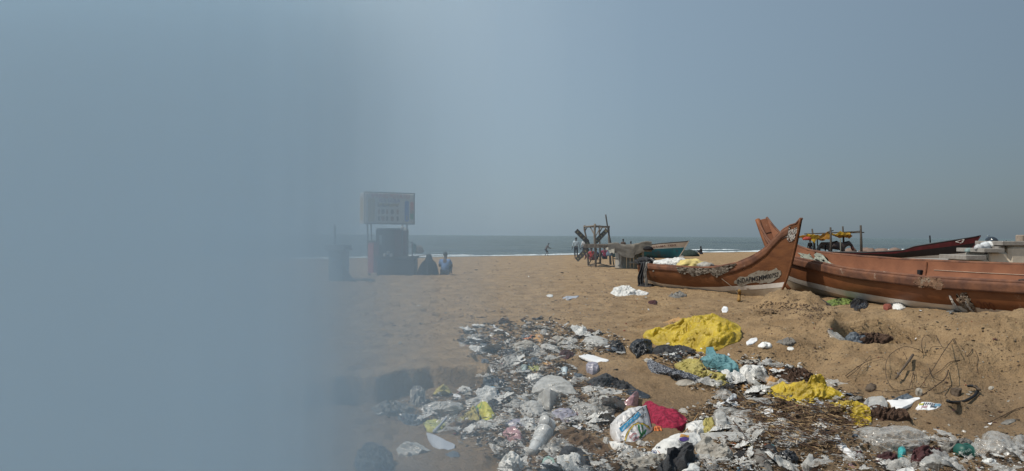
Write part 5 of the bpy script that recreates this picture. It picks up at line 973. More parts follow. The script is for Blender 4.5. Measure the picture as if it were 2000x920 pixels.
 ('clear_bag', 'clear bag on the sand by the long boat, right of the foam box', 'plastic bag', E_(1772, 592, 1796, 603, 55), 'clear', .5, .2, (7, .06)),
 ('clear_bag', 'shiny knotted clear bag under the long boat, below the repair patch', 'plastic bag', E_(1814, 590, 1848, 605, 56), 'clear', .45, .22, (8, .08)),
 ('film_scrap', 'brownish film scraps below the knotted clear bag by the long boat', 'plastic film', E_(1845, 606, 1884, 617, 57), 'grey', .8, .08, (8, .05)),
 ('pit_bag', 'clear plastic bag at the left rim of the sand pit', 'plastic bag', [(1616, 655), (1622, 648), (1635, 649), (1648, 660), (1655, 668), (1640, 671), (1622, 665)], 'clear', .85, .12, (8, .05)),
 ('dark_fill', 'dark heap added for the shade in the bottom of the sand pit', 'rubbish', [(1664, 664), (1672, 654), (1690, 650), (1712, 650), (1735, 654), (1748, 660), (1730, 667), (1705, 672), (1680, 671)], 'root', .85, .08, (9, .08)),  # dark heap put in to imitate the shade of the hollow
 ('pit_rag', 'slate grey rag hanging into the sand pit', 'rag', [(1652, 658), (1660, 649), (1680, 652), (1692, 660), (1696, 672), (1675, 674), (1658, 670)], 'slate', .85, .1, (6, .06)),
 ('styrofoam_cup', 'crushed white foam cup on the sand right of the large yellow tarp', 'cup', E_(1481, 668, 1508, 681, 58), 'styro', .4, .3, (9, .04)),
 ('paper_piece', 'white paper beside the crushed foam cup', 'paper', [(1457, 668), (1466, 661), (1478, 659), (1480, 665), (1470, 671), (1459, 673)], 'paper', .8, .03, (4, .02)),
 ('dark_scrap', 'dark scrap with a white corner right of the crushed foam cup', 'scrap', [(1515, 670), (1530, 662), (1545, 662), (1556, 668), (1545, 676), (1528, 674)], 'grey', .7, .1, (8, .05)),
 ('white_scrap', 'white scrap right of the crushed foam cup, lower one', 'scrap', E_(1537, 677, 1551, 685, 59), 'styro', .6, .1, (6, .03)),
 ('white_scrap', 'small white papers on the sand above the large yellow tarp', 'paper', E_(1410, 598, 1422, 611, 60), 'paper', .5, .1, (6, .03)),
 ('magazine_page', 'torn colourful flyer page right of the large white paper', 'flyer', [(1789, 796), (1800, 788), (1815, 788), (1840, 789), (1838, 796), (1825, 803), (1808, 802)], 'paper', 1., .0, (4, .012)),
 ('grey_stone', 'grey stone half buried among the wires', 'stone', E_(1788, 757, 1802, 768, 61, 2.2), 'stone', .4, .25, (6, .03)),
 ('buried_can', 'dark round can half buried at the left end of the wires', 'can', E_(1690, 748, 1712, 766, 62, 2.2), 'wood', .4, .25, (5, .02)),
 ('black_scrap', 'small dark scrap left of the curved hose', 'scrap', E_(1857, 757, 1878, 766, 63, j=.3), 'wood', .7, .1, (8, .04)),
 ('stone', 'pale brown stone right of the curved hose', 'stone', E_(1930, 754, 1941, 763, 64, 2.2), 'stone', .4, .3, (6, .02)),
 ('grey_board', 'grey flat piece on the sand at the far right, above the clear bags', 'board', [(1952, 828), (1965, 820), (1980, 818), (1985, 822), (1970, 828)], 'grey', .8, .05, (4, .02)),
]
HP = {}
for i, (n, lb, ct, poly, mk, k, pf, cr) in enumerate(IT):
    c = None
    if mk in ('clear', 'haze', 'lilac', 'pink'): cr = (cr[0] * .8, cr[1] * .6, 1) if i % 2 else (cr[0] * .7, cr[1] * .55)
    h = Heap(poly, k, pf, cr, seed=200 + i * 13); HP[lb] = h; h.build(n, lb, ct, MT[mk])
# the printed food bag: print follows its folds
h = Heap([(1192, 830), (1197, 822), (1203, 815), (1218, 805), (1231, 797), (1254, 793), (1262, 791), (1268, 812), (1274, 837), (1268, 844), (1258, 853), (1249, 860), (1222, 866), (1207, 864), (1195, 849)], .3, .12, (4, .035), 901); h.build('printed_food_bag', 'white food bag with blue band, yellow arch, green leaves and red lettering', 'food bag', mat('glossy_white_bag', (.60, .59, .58), .35, (.52, .50, .49), 8, .4, 30, spec=.5))
P1_, P2_ = mat('print_skyblue', (.04, .26, .46), .5), mat('print_black', (.02, .02, .025), .6)
h.strip([(1211, 840), (1250, 806)], 7.5, P1_); h.strip([(1211, 832), (1234, 812), (1256, 795)], 1.2, P2_); h.strip([(1262, 793), (1268, 812), (1273, 835)], 1.2, P2_)
AR = [(1220, 864), (1224, 850), (1232, 835), (1245, 826), (1256, 826), (1264, 832), (1270, 840)]
h.strip(AR, 2.6, mat('print_yellow', (.55, .38, .06), .5)); h.strip([(a - .9 if a < 1240 else a, b - 1.6) for a, b in AR], .9, P2_)
h.text('Simak', 1236, 850, 8.5, .62, mat('print_crimson', (.42, .03, .05), .5), .8); h.text('Grain', 1242, 857, 7.5, .62, mat('print_crimson', (.42, .03, .05), .5), .8)
h.text('MILL', 1235, 841, 5, .62, P2_, .8); h.text('BIO', 1257, 812, 7.5, .75, P2_, .9); h.text('5', 1257, 800, 7, .7, P2_); h.text('1kg', 1214, 851, 4.5, .5, P2_)
gl = mat('print_leaf', (.015, .17, .05), .5); h.strip([(1247, 829), (1249, 842), (1254, 852)], 3.2, gl); h.strip([(1254, 827), (1256, 840), (1254, 852)], 3., gl); h.strip([(1262, 838), (1256, 848), (1249, 857)], 4., gl)
for q in np.linspace(.1, .9, 9): h.strip([(1212 + 38 * q + 1.2, 839 - 34 * q + 1.6), (1214 + 38 * q, 837.5 - 34 * q)], 1.0, MT['white'], out=.010)
# the white printed sack
h = Heap([(1272, 879), (1282, 868), (1293, 860), (1316, 849), (1338, 845), (1358, 845), (1368, 851), (1371, 859), (1365, 868), (1345, 880), (1325, 888), (1303, 896), (1290, 900), (1280, 890)], .55, .15, (4, .03), 902); h.build('printed_sack', 'white sack printed with an orange and violet block, under the black jacket', 'sack', mat('white_woven_sack', (.66, .65, .62), .6, (.56, .55, .52), 8, .4, 60))
def quadp(h, x0, y0, x1, y1, sk, m):
    v = []; 
    for j in range(5):
        for i in range(9): v.append((x0 + (x1 - x0) * i / 8 - sk * j / 4, y0 + (y1 - y0) * j / 4))
    h.decal(v, [(j * 9 + i, j * 9 + i + 1, (j + 1) * 9 + i + 1, (j + 1) * 9 + i) for j in range(4) for i in range(8)], m)
quadp(h, 1329, 850.5, 1346, 854.7, 1.5, mat('print_orange2', (.60, .30, .07), .5)); quadp(h, 1327.5, 855.6, 1346, 860.5, 2, mat('print_violet2', (.09, .05, .22), .5))
h.text('ALEKO', 1333, 869, 5.6, math.pi + .08, P2_, 1.1); h.text('MLF', 1285, 873, 5., math.pi + .2, P2_, 1.1); h.text('25', 1300, 877, 3.5, math.pi, P2_)
for y0, a, b in ((863.5, 1324, 1342), (865.5, 1326, 1340)): h.strip([(a, y0), (b, y0 - 1)], .7, MT['slate'])
lg = [(1277 + 5.5 * math.cos(q), 884 + 4.5 * math.sin(q)) for q in np.linspace(0, 6.28, 15)[:-1]]; h.decal(lg, [tuple(range(14))], mat('print_navy', (.03, .05, .16), .5)); h.strip([(1273, 885), (1277, 882), (1281, 885)], 1.4, MT['white'], out=.012)
h.strip([(1284, 880), (1292, 889), (1300, 894)], .9, mat('print_red2', (.4, .06, .05), .5))
# flyer print
h = HP['torn colourful flyer page right of the large white paper']
for i, c in enumerate((('green', 1796, 791, 1804, 794), ('blue', 1826, 790, 1837, 797), ('slate', 1818, 796, 1830, 800), ('pink', 1800, 796, 1812, 799))): quadp(h, c[1], c[2], c[3], c[4], 2, MT[c[0]])
for i in range(6): h.strip([(1806 + i * 4, 790), (1803 + i * 4, 795)], 1.6, MT['maroon' if i % 2 else 'slate'])
h = HP['grey baseball cap with pale letters, bottom right of centre']; h.text('OUT', 1502, 880, 4.5, 0, MT['white'])
def world_strip(P, lift, r, m, name='stick', label=None, cat=None, group=None, n=6, taper=True, parent=None):
    q = []
    for (px, py), l in zip(P, lift if hasattr(lift, '__len__') else [lift] * len(P)):
        # the lifted point still projects to the same pixel
        dx, dz = ray(px, py); g = at(px, py, True); y = g[1] - l / max(.05, -float(dz)); q.append(Vector((float(dx) * y, y, HC + float(dz) * y + r)))
    S = spline(q, 5) if len(q) > 2 else [q[0].lerp(q[1], i / 6) for i in range(7)]; k = len(S)
    c = S[0]; return MB().tube(S, [r * (1 - .45 * i / k * taper) * (1 + .12 * float(noise(i * .9, px, 0))) for i in range(k)], n).build(name, m, parent, True, loc=tuple(c) if parent is None else None, tg=(label, cat, group) if label else None)
wire = mat('rusty_wire', (.035, .025, .02), .8, (.07, .04, .025), 30)
WI = [([(1653, 738), (1668, 728), (1690, 706), (1718, 674)], .05, .006, 'thin stick leaning from below the sand pit'), ([(1651, 735), (1680, 714), (1710, 700), (1743, 697)], .08, .006, 'bent wire arching over the left part of the slope'),
 ([(1670, 745), (1676, 730), (1690, 713), (1728, 700)], .03, .004, 'thin root left of the wire loop'), ([(1803, 690), (1790, 682), (1765, 678), (1740, 692), (1730, 712), (1732, 740), (1742, 757), (1755, 764)], .12, .006, 'long wire loop at the middle of the slope'),
 ([(1700, 762), (1740, 766), (1770, 762), (1800, 757), (1829, 762)], .04, .006, 'wire lying along the bottom of the slope'), ([(1863, 661), (1845, 685), (1820, 725), (1797, 757)], .22, .008, 'long straight rod leaning across the wires'), ([(1863, 661), (1866, 670), (1868, 677)], .22, .006, 'short hooked end of the leaning rod'),
 ([(1852, 724), (1846, 740), (1825, 757), (1798, 775)], .1, .010, 'curved rod at the lower right of the wires'), ([(1815, 719), (1818, 732), (1830, 742), (1845, 745)], .06, .007, 'short curved rod crossing the leaning rod'),
 ([(1803, 690), (1800, 675), (1803, 660), (1815, 655), (1828, 655)], .12, .006, 'wire arch above the middle of the slope'), ([(1828, 655), (1835, 670), (1842, 680)], .12, .006, 'wire prong right of the arch'), ([(1815, 686), (1822, 678), (1840, 678), (1857, 682)], .08, .005, 'low wire arch right of the straight rod'),
 ([(1866, 677), (1880, 680), (1886, 695), (1880, 703)], .06, .004, 'thin pale root loop on the right slope'), ([(1875, 704), (1855, 708), (1840, 722), (1820, 735)], .01, .006, 'root lying in a groove on the slope'),
 ([(1764, 688), (1770, 700), (1764, 715)], .01, .006, 'pale twig in the wire loop'), ([(1784, 728), (1780, 745), (1776, 757)], .05, .006, 'short dark twig at the centre of the slope'), ([(1789, 730), (1785, 740), (1778, 750)], .05, .005, 'second short dark twig at the centre of the slope'),
 ([(1900, 682), (1895, 690), (1888, 697)], .01, .007, 'pale dry twig high on the right slope'), ([(1904, 684), (1910, 700), (1908, 720), (1912, 732)], .01, .005, 'pale forked twig on the right slope'), ([(1957, 814), (1975, 804), (1990, 798), (2003, 795)], .01, .007, 'twig at the right edge above the clear bags'), ([(1900, 830), (1930, 826), (1957, 813)], .01, .006, 'long thin twig running to the right edge'),
 ([(1768, 655), (1778, 662), (1780, 672)], .04, .006, 'small wire stub by the sand pit')]
for P, l, r, lb in WI: L_ = [.45 * l * math.sin(math.pi * (i + .15) / (len(P) - .7)) for i in range(len(P))] if len(P) > 2 else l; world_strip(P, [max(0, v) for v in L_] if len(P) > 2 else l, r * .8, wire, 'stick' if 'wire' not in lb else 'wire', lb, 'stick' if 'wire' not in lb else 'wire')
world_strip([(1783, 696), (1772, 712), (1758, 730), (1750, 742)], .03, .022, MT['wood'], 'driftwood_branch', 'thick dark driftwood branch inside the wire loop', 'branch')
world_strip([(1848, 785), (1862, 789), (1885, 786), (1905, 774), (1909, 762), (1900, 757), (1890, 757)], .02, .020, mat('black_hose', (.012, .012, .013), .45), 'rubber_hose', 'curved black rubber hose on the right slope', 'hose', n=9, taper=False)
world_strip([(1908, 762), (1915, 764), (1901, 756)], .03, .016, MT['wood'], 'bark_piece', 'piece of bark at the top of the curved hose', 'bark')
world_strip([(1528, 574), (1545, 572), (1575, 577), (1598, 587), (1622, 603)], .05, .06, mat('dark_log', (.03, .026, .024), .9), 'dark_pole', 'long dark pole lying between the two brown boats', 'pole', n=8)
world_strip([(1443, 590), (1444, 580), (1444, 571)], [0, .12, .25], .05, mat('yellow_wood', (.30, .17, .05), .9), 'wooden_peg', 'short yellow wooden peg before the brown boat', 'peg', n=8, taper=False)
world_strip([(848, 847), (858, 836), (872, 820)], [0, .05, .1], .022, MT['board'], 'plastic_strip', 'grey plastic strip leaning beside the foam tile', 'strip')
world_strip([(1307, 870), (1340, 842), (1365, 808)], [.05, .1, .1], .009, MT['tan'], 'reed', 'long pale reed leaning over the crushed jug', 'reed')
world_strip([(1432, 823), (1450, 845), (1468, 872)], [.08, .12, .05], .006, MT['root'], 'twig', 'thin dark twig across the grey translucent sheet', 'twig')
# stacked clear cups, brown cup, green pot, small cups
def cup(name, label, px0, py0, px1, py1, r0, r1, m, cat='cup', extra=None, wob=.03, lift=0., rims=True):
    """open cup from base pixel to mouth pixel"""
    g = at(px0, py0, True); y0 = g[1]; A = pt(px0, py0, y0); A.z = g[2] + r0 * .8 + lift; y1 = float(at(px1, py1)[1]) * .35 + y0 * .65; B = pt(px1, py1, y1); d = B - A; L = d.length; t = .006
    root = thing(name, label, cat, tuple(g)); pr = [(0, 0), (r0, 0), (r0, .005), (r0 + (r1 - r0) * .5, L * .5), (r1, L), (r1 + .006, L + .004), (r1 - t, L), (r0 + (r1 - r0) * .5 - t, L * .5), (r0 - t, .012), (0, .012)]
    MB().lathe(pr, A, d, 26, wob).build('wall', m, root, True)
    if rims: MB().lathe([(r1, L - .012), (r1 + .010, L - .006), (r1 + .010, L + .004), (r1 - .002, L + .006)], A, d, 26, wob).build('rim', m, root, True)
    return root, A, d
cp = plast('cup_plastic', (.62, .62, .60), .62, .2)
r_, A, d = cup('cup_stack', 'tall stack of crushed clear plastic cups at the bottom centre', 1038, 892, 1064, 843, .05, .085, cp, 'cups')
for k in (.35, .55, .68, .76): MB().lathe([(.05 + .035 * k, d.length * k), (.062 + .035 * k, d.length * k + .006), (.05 + .035 * k, d.length * k + .014)], A, d, 24, .03).build('cup_rim', cp, r_, True)
cup('clear_cup', 'round mouthed clear cup on top of the crushed cup stack', 1064, 851, 1068, 832, .06, .088, cp, wob=.02, lift=.12)
cup('paper_cup', 'brown paper cup lying on its side right of the white sack', 1503, 727, 1531, 725, .038, .048, mat('brown_cup_paper', (.33, .16, .05), .6, (.26, .12, .04), 4), wob=.04)
r_, A, d = cup('green_pot', 'dark green plastic pot with pale print at the lower right', 1873, 892, 1888, 884, .065, .085, MT['dgreen'], 'pot', lift=.02)
v, f = text2d('Fresh', .05); u = Vector((.95, 0, .3)).normalized(); n = Vector((0, -1, .1)).normalized(); w_ = n.cross(u)
obj('lettering', [A + d * .3 + Vector((0, -.085, .02)) + u * a - w_ * b * -1 for a, b in v], f, mat('pale_print', (.35, .45, .4), .6), r_, False)
cup('clear_cup', 'pale blue white cup standing on the bare sand in the middle', 1103, 736, 1103, 722, .033, .044, mat('pale_blue_cup', (.5, .56, .58), .5, (.42, .5, .53), 5))
cup('clear_cup', 'greenish white cup left of the yellow green wrapper', 1024, 731, 1024, 718, .035, .046, mat('green_white_cup', (.35, .42, .40), .5))
cup('clear_cup', 'little clear cup lying by the crushed foam cup, under the yellow tarp', 1296, 699, 1316, 695, .035, .045, cp)
# bundles in and on the brown boat, rags on its stern
def bl(name, px, py, y, r, mk, lb, ct, cr=.05, f=5., flat=.0, sub=4): p = pt(px, py, y); return lump(name, tuple(p), r, mk if not isinstance(mk, str) else MT[mk], int(px), (lb, ct), cr, f, sub=sub, flat=flat)
bl('white_bundle', 1304, 515, 28.9, (.50, .4, .17), 'white', 'white sheet bundle lying in the stern of the brown boat', 'bundle', .09, 4)
bl('white_bundle', 1325, 514, 28.4, (.30, .35, .19), 'white', 'white sack between the sheet bundle and the yellow sack in the boat', 'sack', .08, 4)
bl('yellow_sack', 1352, 518, 28.0, (.54, .4, .20), mat('pale_yellow_sack', (.60, .48, .17), .7, (.48, .38, .16), 8, .6), 'pale yellow sack lying in the brown boat', 'sack', .08, 4)
bl('white_bundle', 1378, 519, 27.6, (.3, .3, .12), 'pale', 'grey white rag at the right end of the bundles in the boat', 'rag', .08, 5)
bl('rag_bundle', 1262, 512, 29.7, (.36, .28, .16), 'dark', 'black and white rags bunched on the stern of the brown boat', 'rags', .14, 7)
def hang(px0, py0, px1, py1, w_, mk, lb, y, seed):
    A, B = pt(px0, py0, y), pt(px1, py1, y - .05)
    def fn(u, v): p = A.lerp(B, v); return (p.x + (u - .5) * w_ * (1 - .25 * v) + .04 * math.sin(v * 7 + seed), p.y - .05 * math.sin(u * 14 + seed) - .06 * math.sin(math.pi * min(1, v * 6) * .5), p.z)
    o = cloth_grid('hanging_rag', fn, 24, 22, MT[mk], None, .03, 5, seed, loc=tuple(B), tg_=(lb, 'rag')); s_ = o.modifiers.new('Thick', 'SOLIDIFY'); s_.thickness = .02
hang(1256, 512, 1249, 566, .24, 'dark', 'long black and grey rag hanging over the stern to the sand', 29.25, 1); hang(1262, 512, 1259, 562, .12, 'grey', 'narrow grey rag hanging beside the long black one', 29.2, 2)
hang(1286, 512, 1283, 541, .28, 'brown', 'brown grey rag hanging over the side of the brown boat', 28.95, 3); hang(1281, 514, 1279, 530, .12, 'pale', 'pale torn strip hanging left of the brown grey rag', 28.9, 4)
bl('rag_bundle', 1262, 562, 29.2, (.32, .25, .14), 'dark', 'dark rag heap on the sand under the stern', 'rags', .08, 6, .2)
for i in range(4): MB().tube([pt(1262 + i * 3, 508 - i, 29.6), pt(1270 + i * 2, 506 + i, 29.4), pt(1276, 511, 29.3)], .035, 6).build('cord', MT['pale'] if i % 2 else MT['dark'], loc=pt(1262 + i * 3, 508, 29.6), tg=(('pale' if i % 2 else 'dark') + ' twisted cord among the rags on the boat stern', 'cord', 'cords on the boat stern'))
# ------------------------------------------------------------------ loose litter, piece by piece
def scrap_mesh(name, seed, m, kind):
    r = np.random.RandomState(seed)
    if kind in ('film', 'rag', 'wrap', 'paper'):
        n = {'film': 17, 'rag': 15, 'wrap': 9, 'paper': 7}[kind]; g = np.linspace(-.5, .5, n); A, B = np.meshgrid(g, g, indexing='ij'); P = np.stack([A.ravel(), B.ravel(), np.zeros(n * n)], -1)
        th = np.arctan2(P[:, 1], P[:, 0]); rad = np.maximum(np.abs(P[:, 0]), np.abs(P[:, 1])) * 2
        P[:, :2] *= (1 + .35 * noise(np.cos(th) * 2 + seed, np.sin(th) * 2, 0, seed) * rad)[:, None]
        if kind != 'paper': P[:, :2] *= (1 - .22 * rad * (1 - 1 / np.sqrt(1 + np.minimum(np.abs(A / (B + 1e-6)), np.abs(B / (A + 1e-6))).ravel() ** 2)))[:, None]
        amp = {'film': .11, 'rag': .14, 'wrap': .12, 'paper': .05}[kind]; h = np.abs(crumple(P + seed, seed, 3.2, amp)) * (1.3 - rad * .6)
        a, d = r.rand() * 6.28, r.uniform(-.2, .3); q = P[:, 0] * math.cos(a) + P[:, 1] * math.sin(a) - d; lift = np.maximum(0, q) * {'film': .5, 'rag': .3, 'wrap': .6, 'paper': .8}[kind]
        dome = {'film': .17, 'rag': .18, 'wrap': .10, 'paper': .02}[kind] * (1 - rad ** 2) * (1 + noise(P[:, 0] * 4, P[:, 1] * 4, 0, seed))
        P[:, 2] = h + lift + dome; P[:, :2] += np.stack([noise(P[:, 0] * 5, P[:, 1] * 5, 0, seed + 1), noise(P[:, 0] * 5, P[:, 1] * 5, 0, seed + 2)], -1) * .07
        F = [(i * n + j, (i + 1) * n + j, (i + 1) * n + j + 1, i * n + j + 1) for i in range(n - 1) for j in range(n - 1)]
    else:
        bm = bmesh.new(); bmesh.ops.create_icosphere(bm, subdivisions=2, radius=.5); P = np.array([v.co[:] for v in bm.verts]); F = [tuple(v.index for v in q.verts) for q in bm.faces]; bm.free()
        P *= 1 + .25 * noise(P[:, 0] * 3 + seed, P[:, 1] * 3, P[:, 2] * 3, seed)[:, None]; P[:, 2] *= .6
    me = bpy.data.meshes.new(name); me.from_pydata(P.tolist(), [], F); me.materials.append(m); me.polygons.foreach_set('use_smooth', [kind != 'paper'] * len(F)); return me
def in_poly(x, y, poly):
    c = False; n = len(poly)
    for i in range(n):
        a, b = poly[i], poly[(i + 1) % n]
        if (a[1] > y) != (b[1] > y) and x < (b[0] - a[0]) * (y - a[1]) / (b[1] - a[1]) + a[0]: c = not c
    return c
ZFAR = [(895, 660), (930, 640), (990, 633), (1060, 625), (1120, 640), (1190, 655), (1225, 672), (1200, 692), (1130, 690), (1080, 705), (1120, 730), (1140, 752), (1090, 775), (1000, 770), (945, 745), (955, 712), (925, 690), (895, 672)]
ZMAIN = [(728, 812), (800, 780), (900, 770), (960, 755), (1050, 745), (1140, 745), (1215, 765), (1250, 785), (1345, 805), (1400, 770), (1480, 765), (1560, 790), (1650, 790), (1710, 800), (1700, 830), (1780, 850), (1900, 860), (2005, 850), (2005, 935), (1000, 935), (960, 890), (890, 860), (880, 835), (810, 835)]
ZCORE = [(960, 790), (1060, 760), (1180, 770), (1230, 790), (1330, 830), (1400, 790), (1500, 800), (1560, 850), (1500, 925), (1000, 925), (930, 850)]
ZMID = [(1270, 690), (1370, 690), (1450, 700), (1560, 715), (1640, 760), (1700, 780), (1600, 800), (1480, 770), (1380, 765), (1330, 745), (1270, 720)]
ZSAND = [(720, 600), (1240, 560), (1500, 590), (1990, 610), (1990, 880), (1800, 830), (1700, 770), (1450, 690), (1220, 640), (1220, 760), (1100, 620), (900, 640), (700, 700)]
ZSTRAW = [(1440, 800), (1500, 790), (1580, 800), (1680, 812), (1700, 840), (1640, 855), (1640, 895), (1540, 885), (1480, 850)]
ZBEACH = [(660, 520), (1000, 510), (1240, 530), (1240, 600), (1100, 620), (700, 690)]
rg2 = random.Random(5)
KEEP = [[tuple(q) for q in HP[l].p] for l in HP if any(w_ in l for w_ in ('crimson mesh sack', 'largest', 'large crumpled yellow', 'torn and folded', 'teal plastic sheet with', 'baseball cap', 'black jacket', 'brown cloth right', 'speckles', 'green and yellow snack', 'torn white paper sheet', 'flyer page'))] + [[(1180, 885), (1186, 815), (1255, 780), (1290, 840), (1282, 862), (1225, 885)], [(1262, 905), (1268, 870), (1300, 845), (1375, 840), (1380, 880), (1310, 905)], [(1250, 850), (1260, 782), (1350, 815), (1350, 848), (1300, 852)], [(1022, 900), (1045, 825), (1090, 825), (1085, 870), (1050, 905)]]
def sample(zone, n, rg):
    xs = [p[0] for p in zone]; ys = [p[1] for p in zone]; out = []
    while len(out) < n:
        x, y = rg.uniform(min(xs), max(xs)), rg.uniform(min(ys), max(ys))
        if in_poly(x, y, zone) and not any(in_poly(x, y, k_) for k_ in KEEP): out.append((x + rg2.gauss(0, 9), y + rg2.gauss(0, 5)))
    return out
rg = random.Random(11)
ZMOUND = [(1475, 612), (1490, 592), (1530, 578), (1570, 577), (1610, 595), (1625, 612), (1560, 622)]
KIND = [  # name, label, category, group, kind, materials, variants, [(zone, n)], size in px, z squash
 ('film_scrap', 'small crumpled scrap of clear plastic film among the rubbish', 'plastic scrap', 'scraps of clear film in the rubbish', 'film', ('clear', 'haze', 'clear', 'haze', 'clear', 'white'), 18, [(ZMAIN, 130), (ZCORE, 90), (ZFAR, 42), (ZMID, 14)], (14, 54), 1.),
 ('rag_scrap', 'small dirty rag scrap in grey, brown or black among the rubbish', 'rag', 'small rags in the rubbish', 'rag', ('grey', 'dark', 'brown', 'pale', 'slate', 'root'), 12, [(ZMAIN, 60), (ZCORE, 40), (ZFAR, 50), (ZMID, 20)], (12, 34), .8),
 ('paper_scrap', 'small white paper or plastic scrap among the rubbish', 'paper scrap', 'white scraps in the rubbish', 'paper', ('paper', 'white', 'haze'), 9, [(ZMAIN, 75), (ZCORE, 40), (ZFAR, 34), (ZMID, 14)], (6, 20), 1.),
 ('wrapper_scrap', 'small coloured wrapper scrap among the rubbish', 'wrapper', 'coloured wrapper scraps in the rubbish', 'wrap', ('red', 'orange', 'lime', 'blue', 'pink', 'maroon', 'tan', 'teal', 'olive'), 9, [(ZMAIN, 38), (ZCORE, 16), (ZFAR, 16)], (6, 15), 1.),
 ('beach_scrap', 'small pale scrap lying alone on bare sand', 'litter scrap', 'pale scraps on bare sand', 'paper', ('paper', 'pale', 'stone'), 6, [(ZSAND, 55), (ZBEACH, 22)], (4, 9), .8),
 ('dark_scrap', 'small dark scrap lying alone on bare sand', 'litter scrap', 'dark scraps on bare sand', 'rag', ('wood', 'dark', 'maroon', 'root'), 8, [(ZSAND, 95), (ZBEACH, 36)], (4, 11), .6),
 ('pebble', 'pebble on the sand or in the rubbish', 'pebble', 'pebbles on the sand', 'blob', ('stone', 'wood', 'brick'), 6, [(ZSAND, 70), (ZMAIN, 50)], (3, 7), 1.)]
WORD = dict(clear='clear', haze='milky', white='dirty white', grey='grey', dark='charcoal', brown='brown', pale='pale beige', slate='slate blue', root='rotten brown', paper='white', red='crimson', orange='orange', lime='yellow green', blue='blue', pink='pink', maroon='maroon', tan='tan', teal='teal', olive='olive', stone='pale grey', wood='dark brown', brick='brick red')
WHERE = {id(ZMAIN): 'along the near belt of rubbish', id(ZCORE): 'in the thick of the near rubbish', id(ZFAR): 'in the far strip of rubbish', id(ZMID): 'around the yellow and teal sheets', id(ZSAND): 'on open sand around the rubbish', id(ZBEACH): 'on the flat beach between cart and boats', id(ZSTRAW): 'on the straw heap'}
NOUN = dict(film_scrap='crumpled scrap of %s plastic film', rag_scrap='%s rag scrap', paper_scrap='%s paper or plastic scrap', wrapper_scrap='%s wrapper scrap', beach_scrap='%s scrap lying', dark_scrap='%s scrap lying', pebble='%s pebble')
for nm, lb, ct, gp, kd, mk, nv, zs, (s0, s1), sq in KIND:
    ms = [(scrap_mesh(nm, 400 + 31 * i + len(nm), MT[mk[i % len(mk)]], kd), mk[i % len(mk)]) for i in range(nv)]
    pts = [(p, z) for z, n in zs for p in sample(z, n, rg)]; G = at([p[0][0] for p in pts], [p[0][1] for p in pts], True)
    for ((px, py), z), g in zip(pts, G):
        me, k_ = rg.choice(ms); o = bpy.data.objects.new(nm, me); col.objects.link(o); f_ = rg.random(); s = (s0 + (s1 - s0) * f_) * (.65 + .35 * (py - 600) / 300 if py > 600 else .6) * g[1] / FP
        o.scale = (s, s * rg.uniform(.6, 1), s * sq * rg.uniform(.7, 1.3)); o.rotation_euler = (rg.uniform(-.25, .35), rg.uniform(-.3, .3), rg.uniform(0, 6.28)); o.location = (g[0], g[1], g[2] + s * .04)
        size = 'tiny ' if f_ < .3 else ('small ' if f_ < .7 else 'larger ')
        tag(o, size + NOUN[nm] % WORD[k_] + ' ' + WHERE[id(z)], ct, gp + ', ' + WHERE[id(z)].split(' ', 1)[1])
# sticks and straw
stick_ms = []
for i in range(8):
    r = random.Random(i); P = [Vector((-.5, 0, 0))] + [Vector((-.5 + k / 5, r.uniform(-.06, .06), r.uniform(0, .05))) for k in range(1, 5)] + [Vector((.5, r.uniform(-.08, .08), 0))]
    q = MB().tube(P, [.012, .014, .012, .010, .008, .005], 5); me = bpy.data.meshes.new('twig'); me.from_pydata(q.v, [], q.f); me.materials.append((MT['wood'], MT['root'], mat('dry_straw', (.30, .21, .11), .9, (.2, .13, .07), 20))[i % 3]); stick_ms.append(me)
pts = sample(ZSTRAW, 130, rg) + sample(ZMAIN, 60, rg) + sample(ZFAR, 30, rg) + sample(ZSAND, 70, rg); TW = [ZSTRAW] * 130 + [ZMAIN] * 60 + [ZFAR] * 30 + [ZSAND] * 70; G = at([p[0] for p in pts], [p[1] for p in pts], True)
for i, ((px, py), g) in enumerate(zip(pts, G)):
    o = bpy.data.objects.new('twig', rg.choice(stick_ms)); col.objects.link(o); s = rg.uniform(14, 46 if i < 130 else 30) * g[1] / FP; o.scale = (s, s * rg.uniform(.5, 1), s * rg.uniform(.5, 1))
    o.rotation_euler = (0, rg.uniform(-.35, .1) if i < 190 else rg.uniform(-.08, .03), rg.uniform(-1.6, 1.6) if i < 130 else rg.uniform(0, 6.28)); o.location = (g[0], g[1], g[2] + (rg.uniform(.02, .14) if i < 130 else .02)); tag(o, ('long' if s > 30 * g[1] / FP else ('medium' if s > 20 * g[1] / FP else 'short')) + ' thin dry twig ' + WHERE[id(TW[i])], 'twig', 'dry twigs, ' + WHERE[id(TW[i])].split(' ', 1)[1])
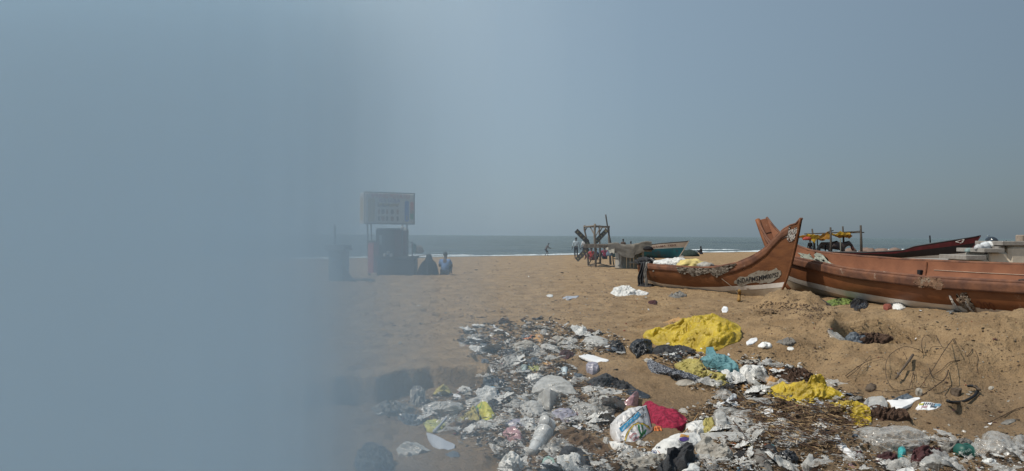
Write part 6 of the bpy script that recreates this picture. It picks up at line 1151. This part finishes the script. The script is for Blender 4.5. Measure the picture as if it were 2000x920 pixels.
def crumbs(name, zones, n, m, size, flat, seed, h=.02, straw=False):
    r = np.random.RandomState(seed); q = random.Random(seed); pts = []
    for z, k in zones: pts += [p for p in sample(z, int(n * k), q) if straw or not in_poly(p[0], p[1], ZSTRAW) or q.random() < .4]
    pts = np.array(pts); G = at(pts[:, 0], pts[:, 1], True); N = len(G); s = r.uniform(size[0], size[1], N) * G[:, 1] / FP; a = r.rand(N) * 6.28 if not straw else r.uniform(-1.7, 1.7, N)
    asp = r.uniform(.4, 1, N) if not straw else np.full(N, .05); u = np.stack([np.cos(a), np.sin(a), r.uniform(-.4, .4, N) * (1 - flat)], -1) * s[:, None] * .5; v = np.stack([-np.sin(a), np.cos(a), r.uniform(-.7, .9, N) * (1 - flat)], -1) * (s * asp)[:, None] * .5
    c = G + np.stack([np.zeros(N), np.zeros(N), r.uniform(0, h, N) + s * .12], -1); top = c + np.stack([u[:, 0] * .2, v[:, 1] * .1, s * .25 * (0.3 if straw else 1)], -1)
    V = np.stack([c - u - v, c + u - v * .7, c + u * .8 + v, c - u * .9 + v * .8, top], 1).reshape(-1, 3); i = np.arange(N)[:, None] * 5
    F = np.concatenate([i + np.array([[0, 1, 4]]), i + np.array([[1, 2, 4]]), i + np.array([[2, 3, 4]]), i + np.array([[3, 0, 4]])]).tolist()
    tag(obj(name, V, F, m, None, False), kind='stuff')
Z5 = [(ZMAIN, .45), (ZCORE, .25), (ZFAR, .2), (ZMID, .1)]
crumbs('dark_litter_crumbs', Z5 , 5200, mat('dark_fill', (.028, .02, .015), .95), (1.5, 9), .3, 1, .05); crumbs('grey_litter_crumbs', Z5, 2200, MT['grey'], (1.5, 9), .3, 2, .06); crumbs('pale_litter_crumbs', Z5, 2200, MT['styro'], (1, 4), .3, 3, .06)
crumbs('brown_litter_crumbs', Z5, 3200, MT['brown'], (2, 8), .4, 4, .05); crumbs('clear_litter_crumbs', Z5, 1500, MT['haze'], (2, 10), .2, 5, .08); crumbs('bright_litter_crumbs', Z5, 220, MT['red'], (1, 3.5), .3, 6, .05)
crumbs('straw', [(ZSTRAW, .8), (ZMAIN, .12), (ZCORE, .08)], 1000, mat('dry_straw', (.30, .21, .11)), (8, 26), .4, 7, .12, True); crumbs('dark_straw', [(ZSTRAW, .7), (ZCORE, .2), (ZFAR, .1)], 1600, MT['root'], (8, 28), .3, 8, .13, True)
crumbs('sand_clods', [(ZSAND, .7), (ZBEACH, .3)], 2600, mat('damp_clod', (.15, .10, .065), 1.), (1.2, 4.5), .5, 9, .0); crumbs('mound_clods', [(ZMOUND, 1.)], 900, mat('damp_clod', (.15, .10, .065), 1.), (1.5, 5), .2, 12, .0); crumbs('shell_bits', [(ZSAND, .7), (ZBEACH, .3)], 900, MT['stone'], (1, 3), .5, 10, .0)
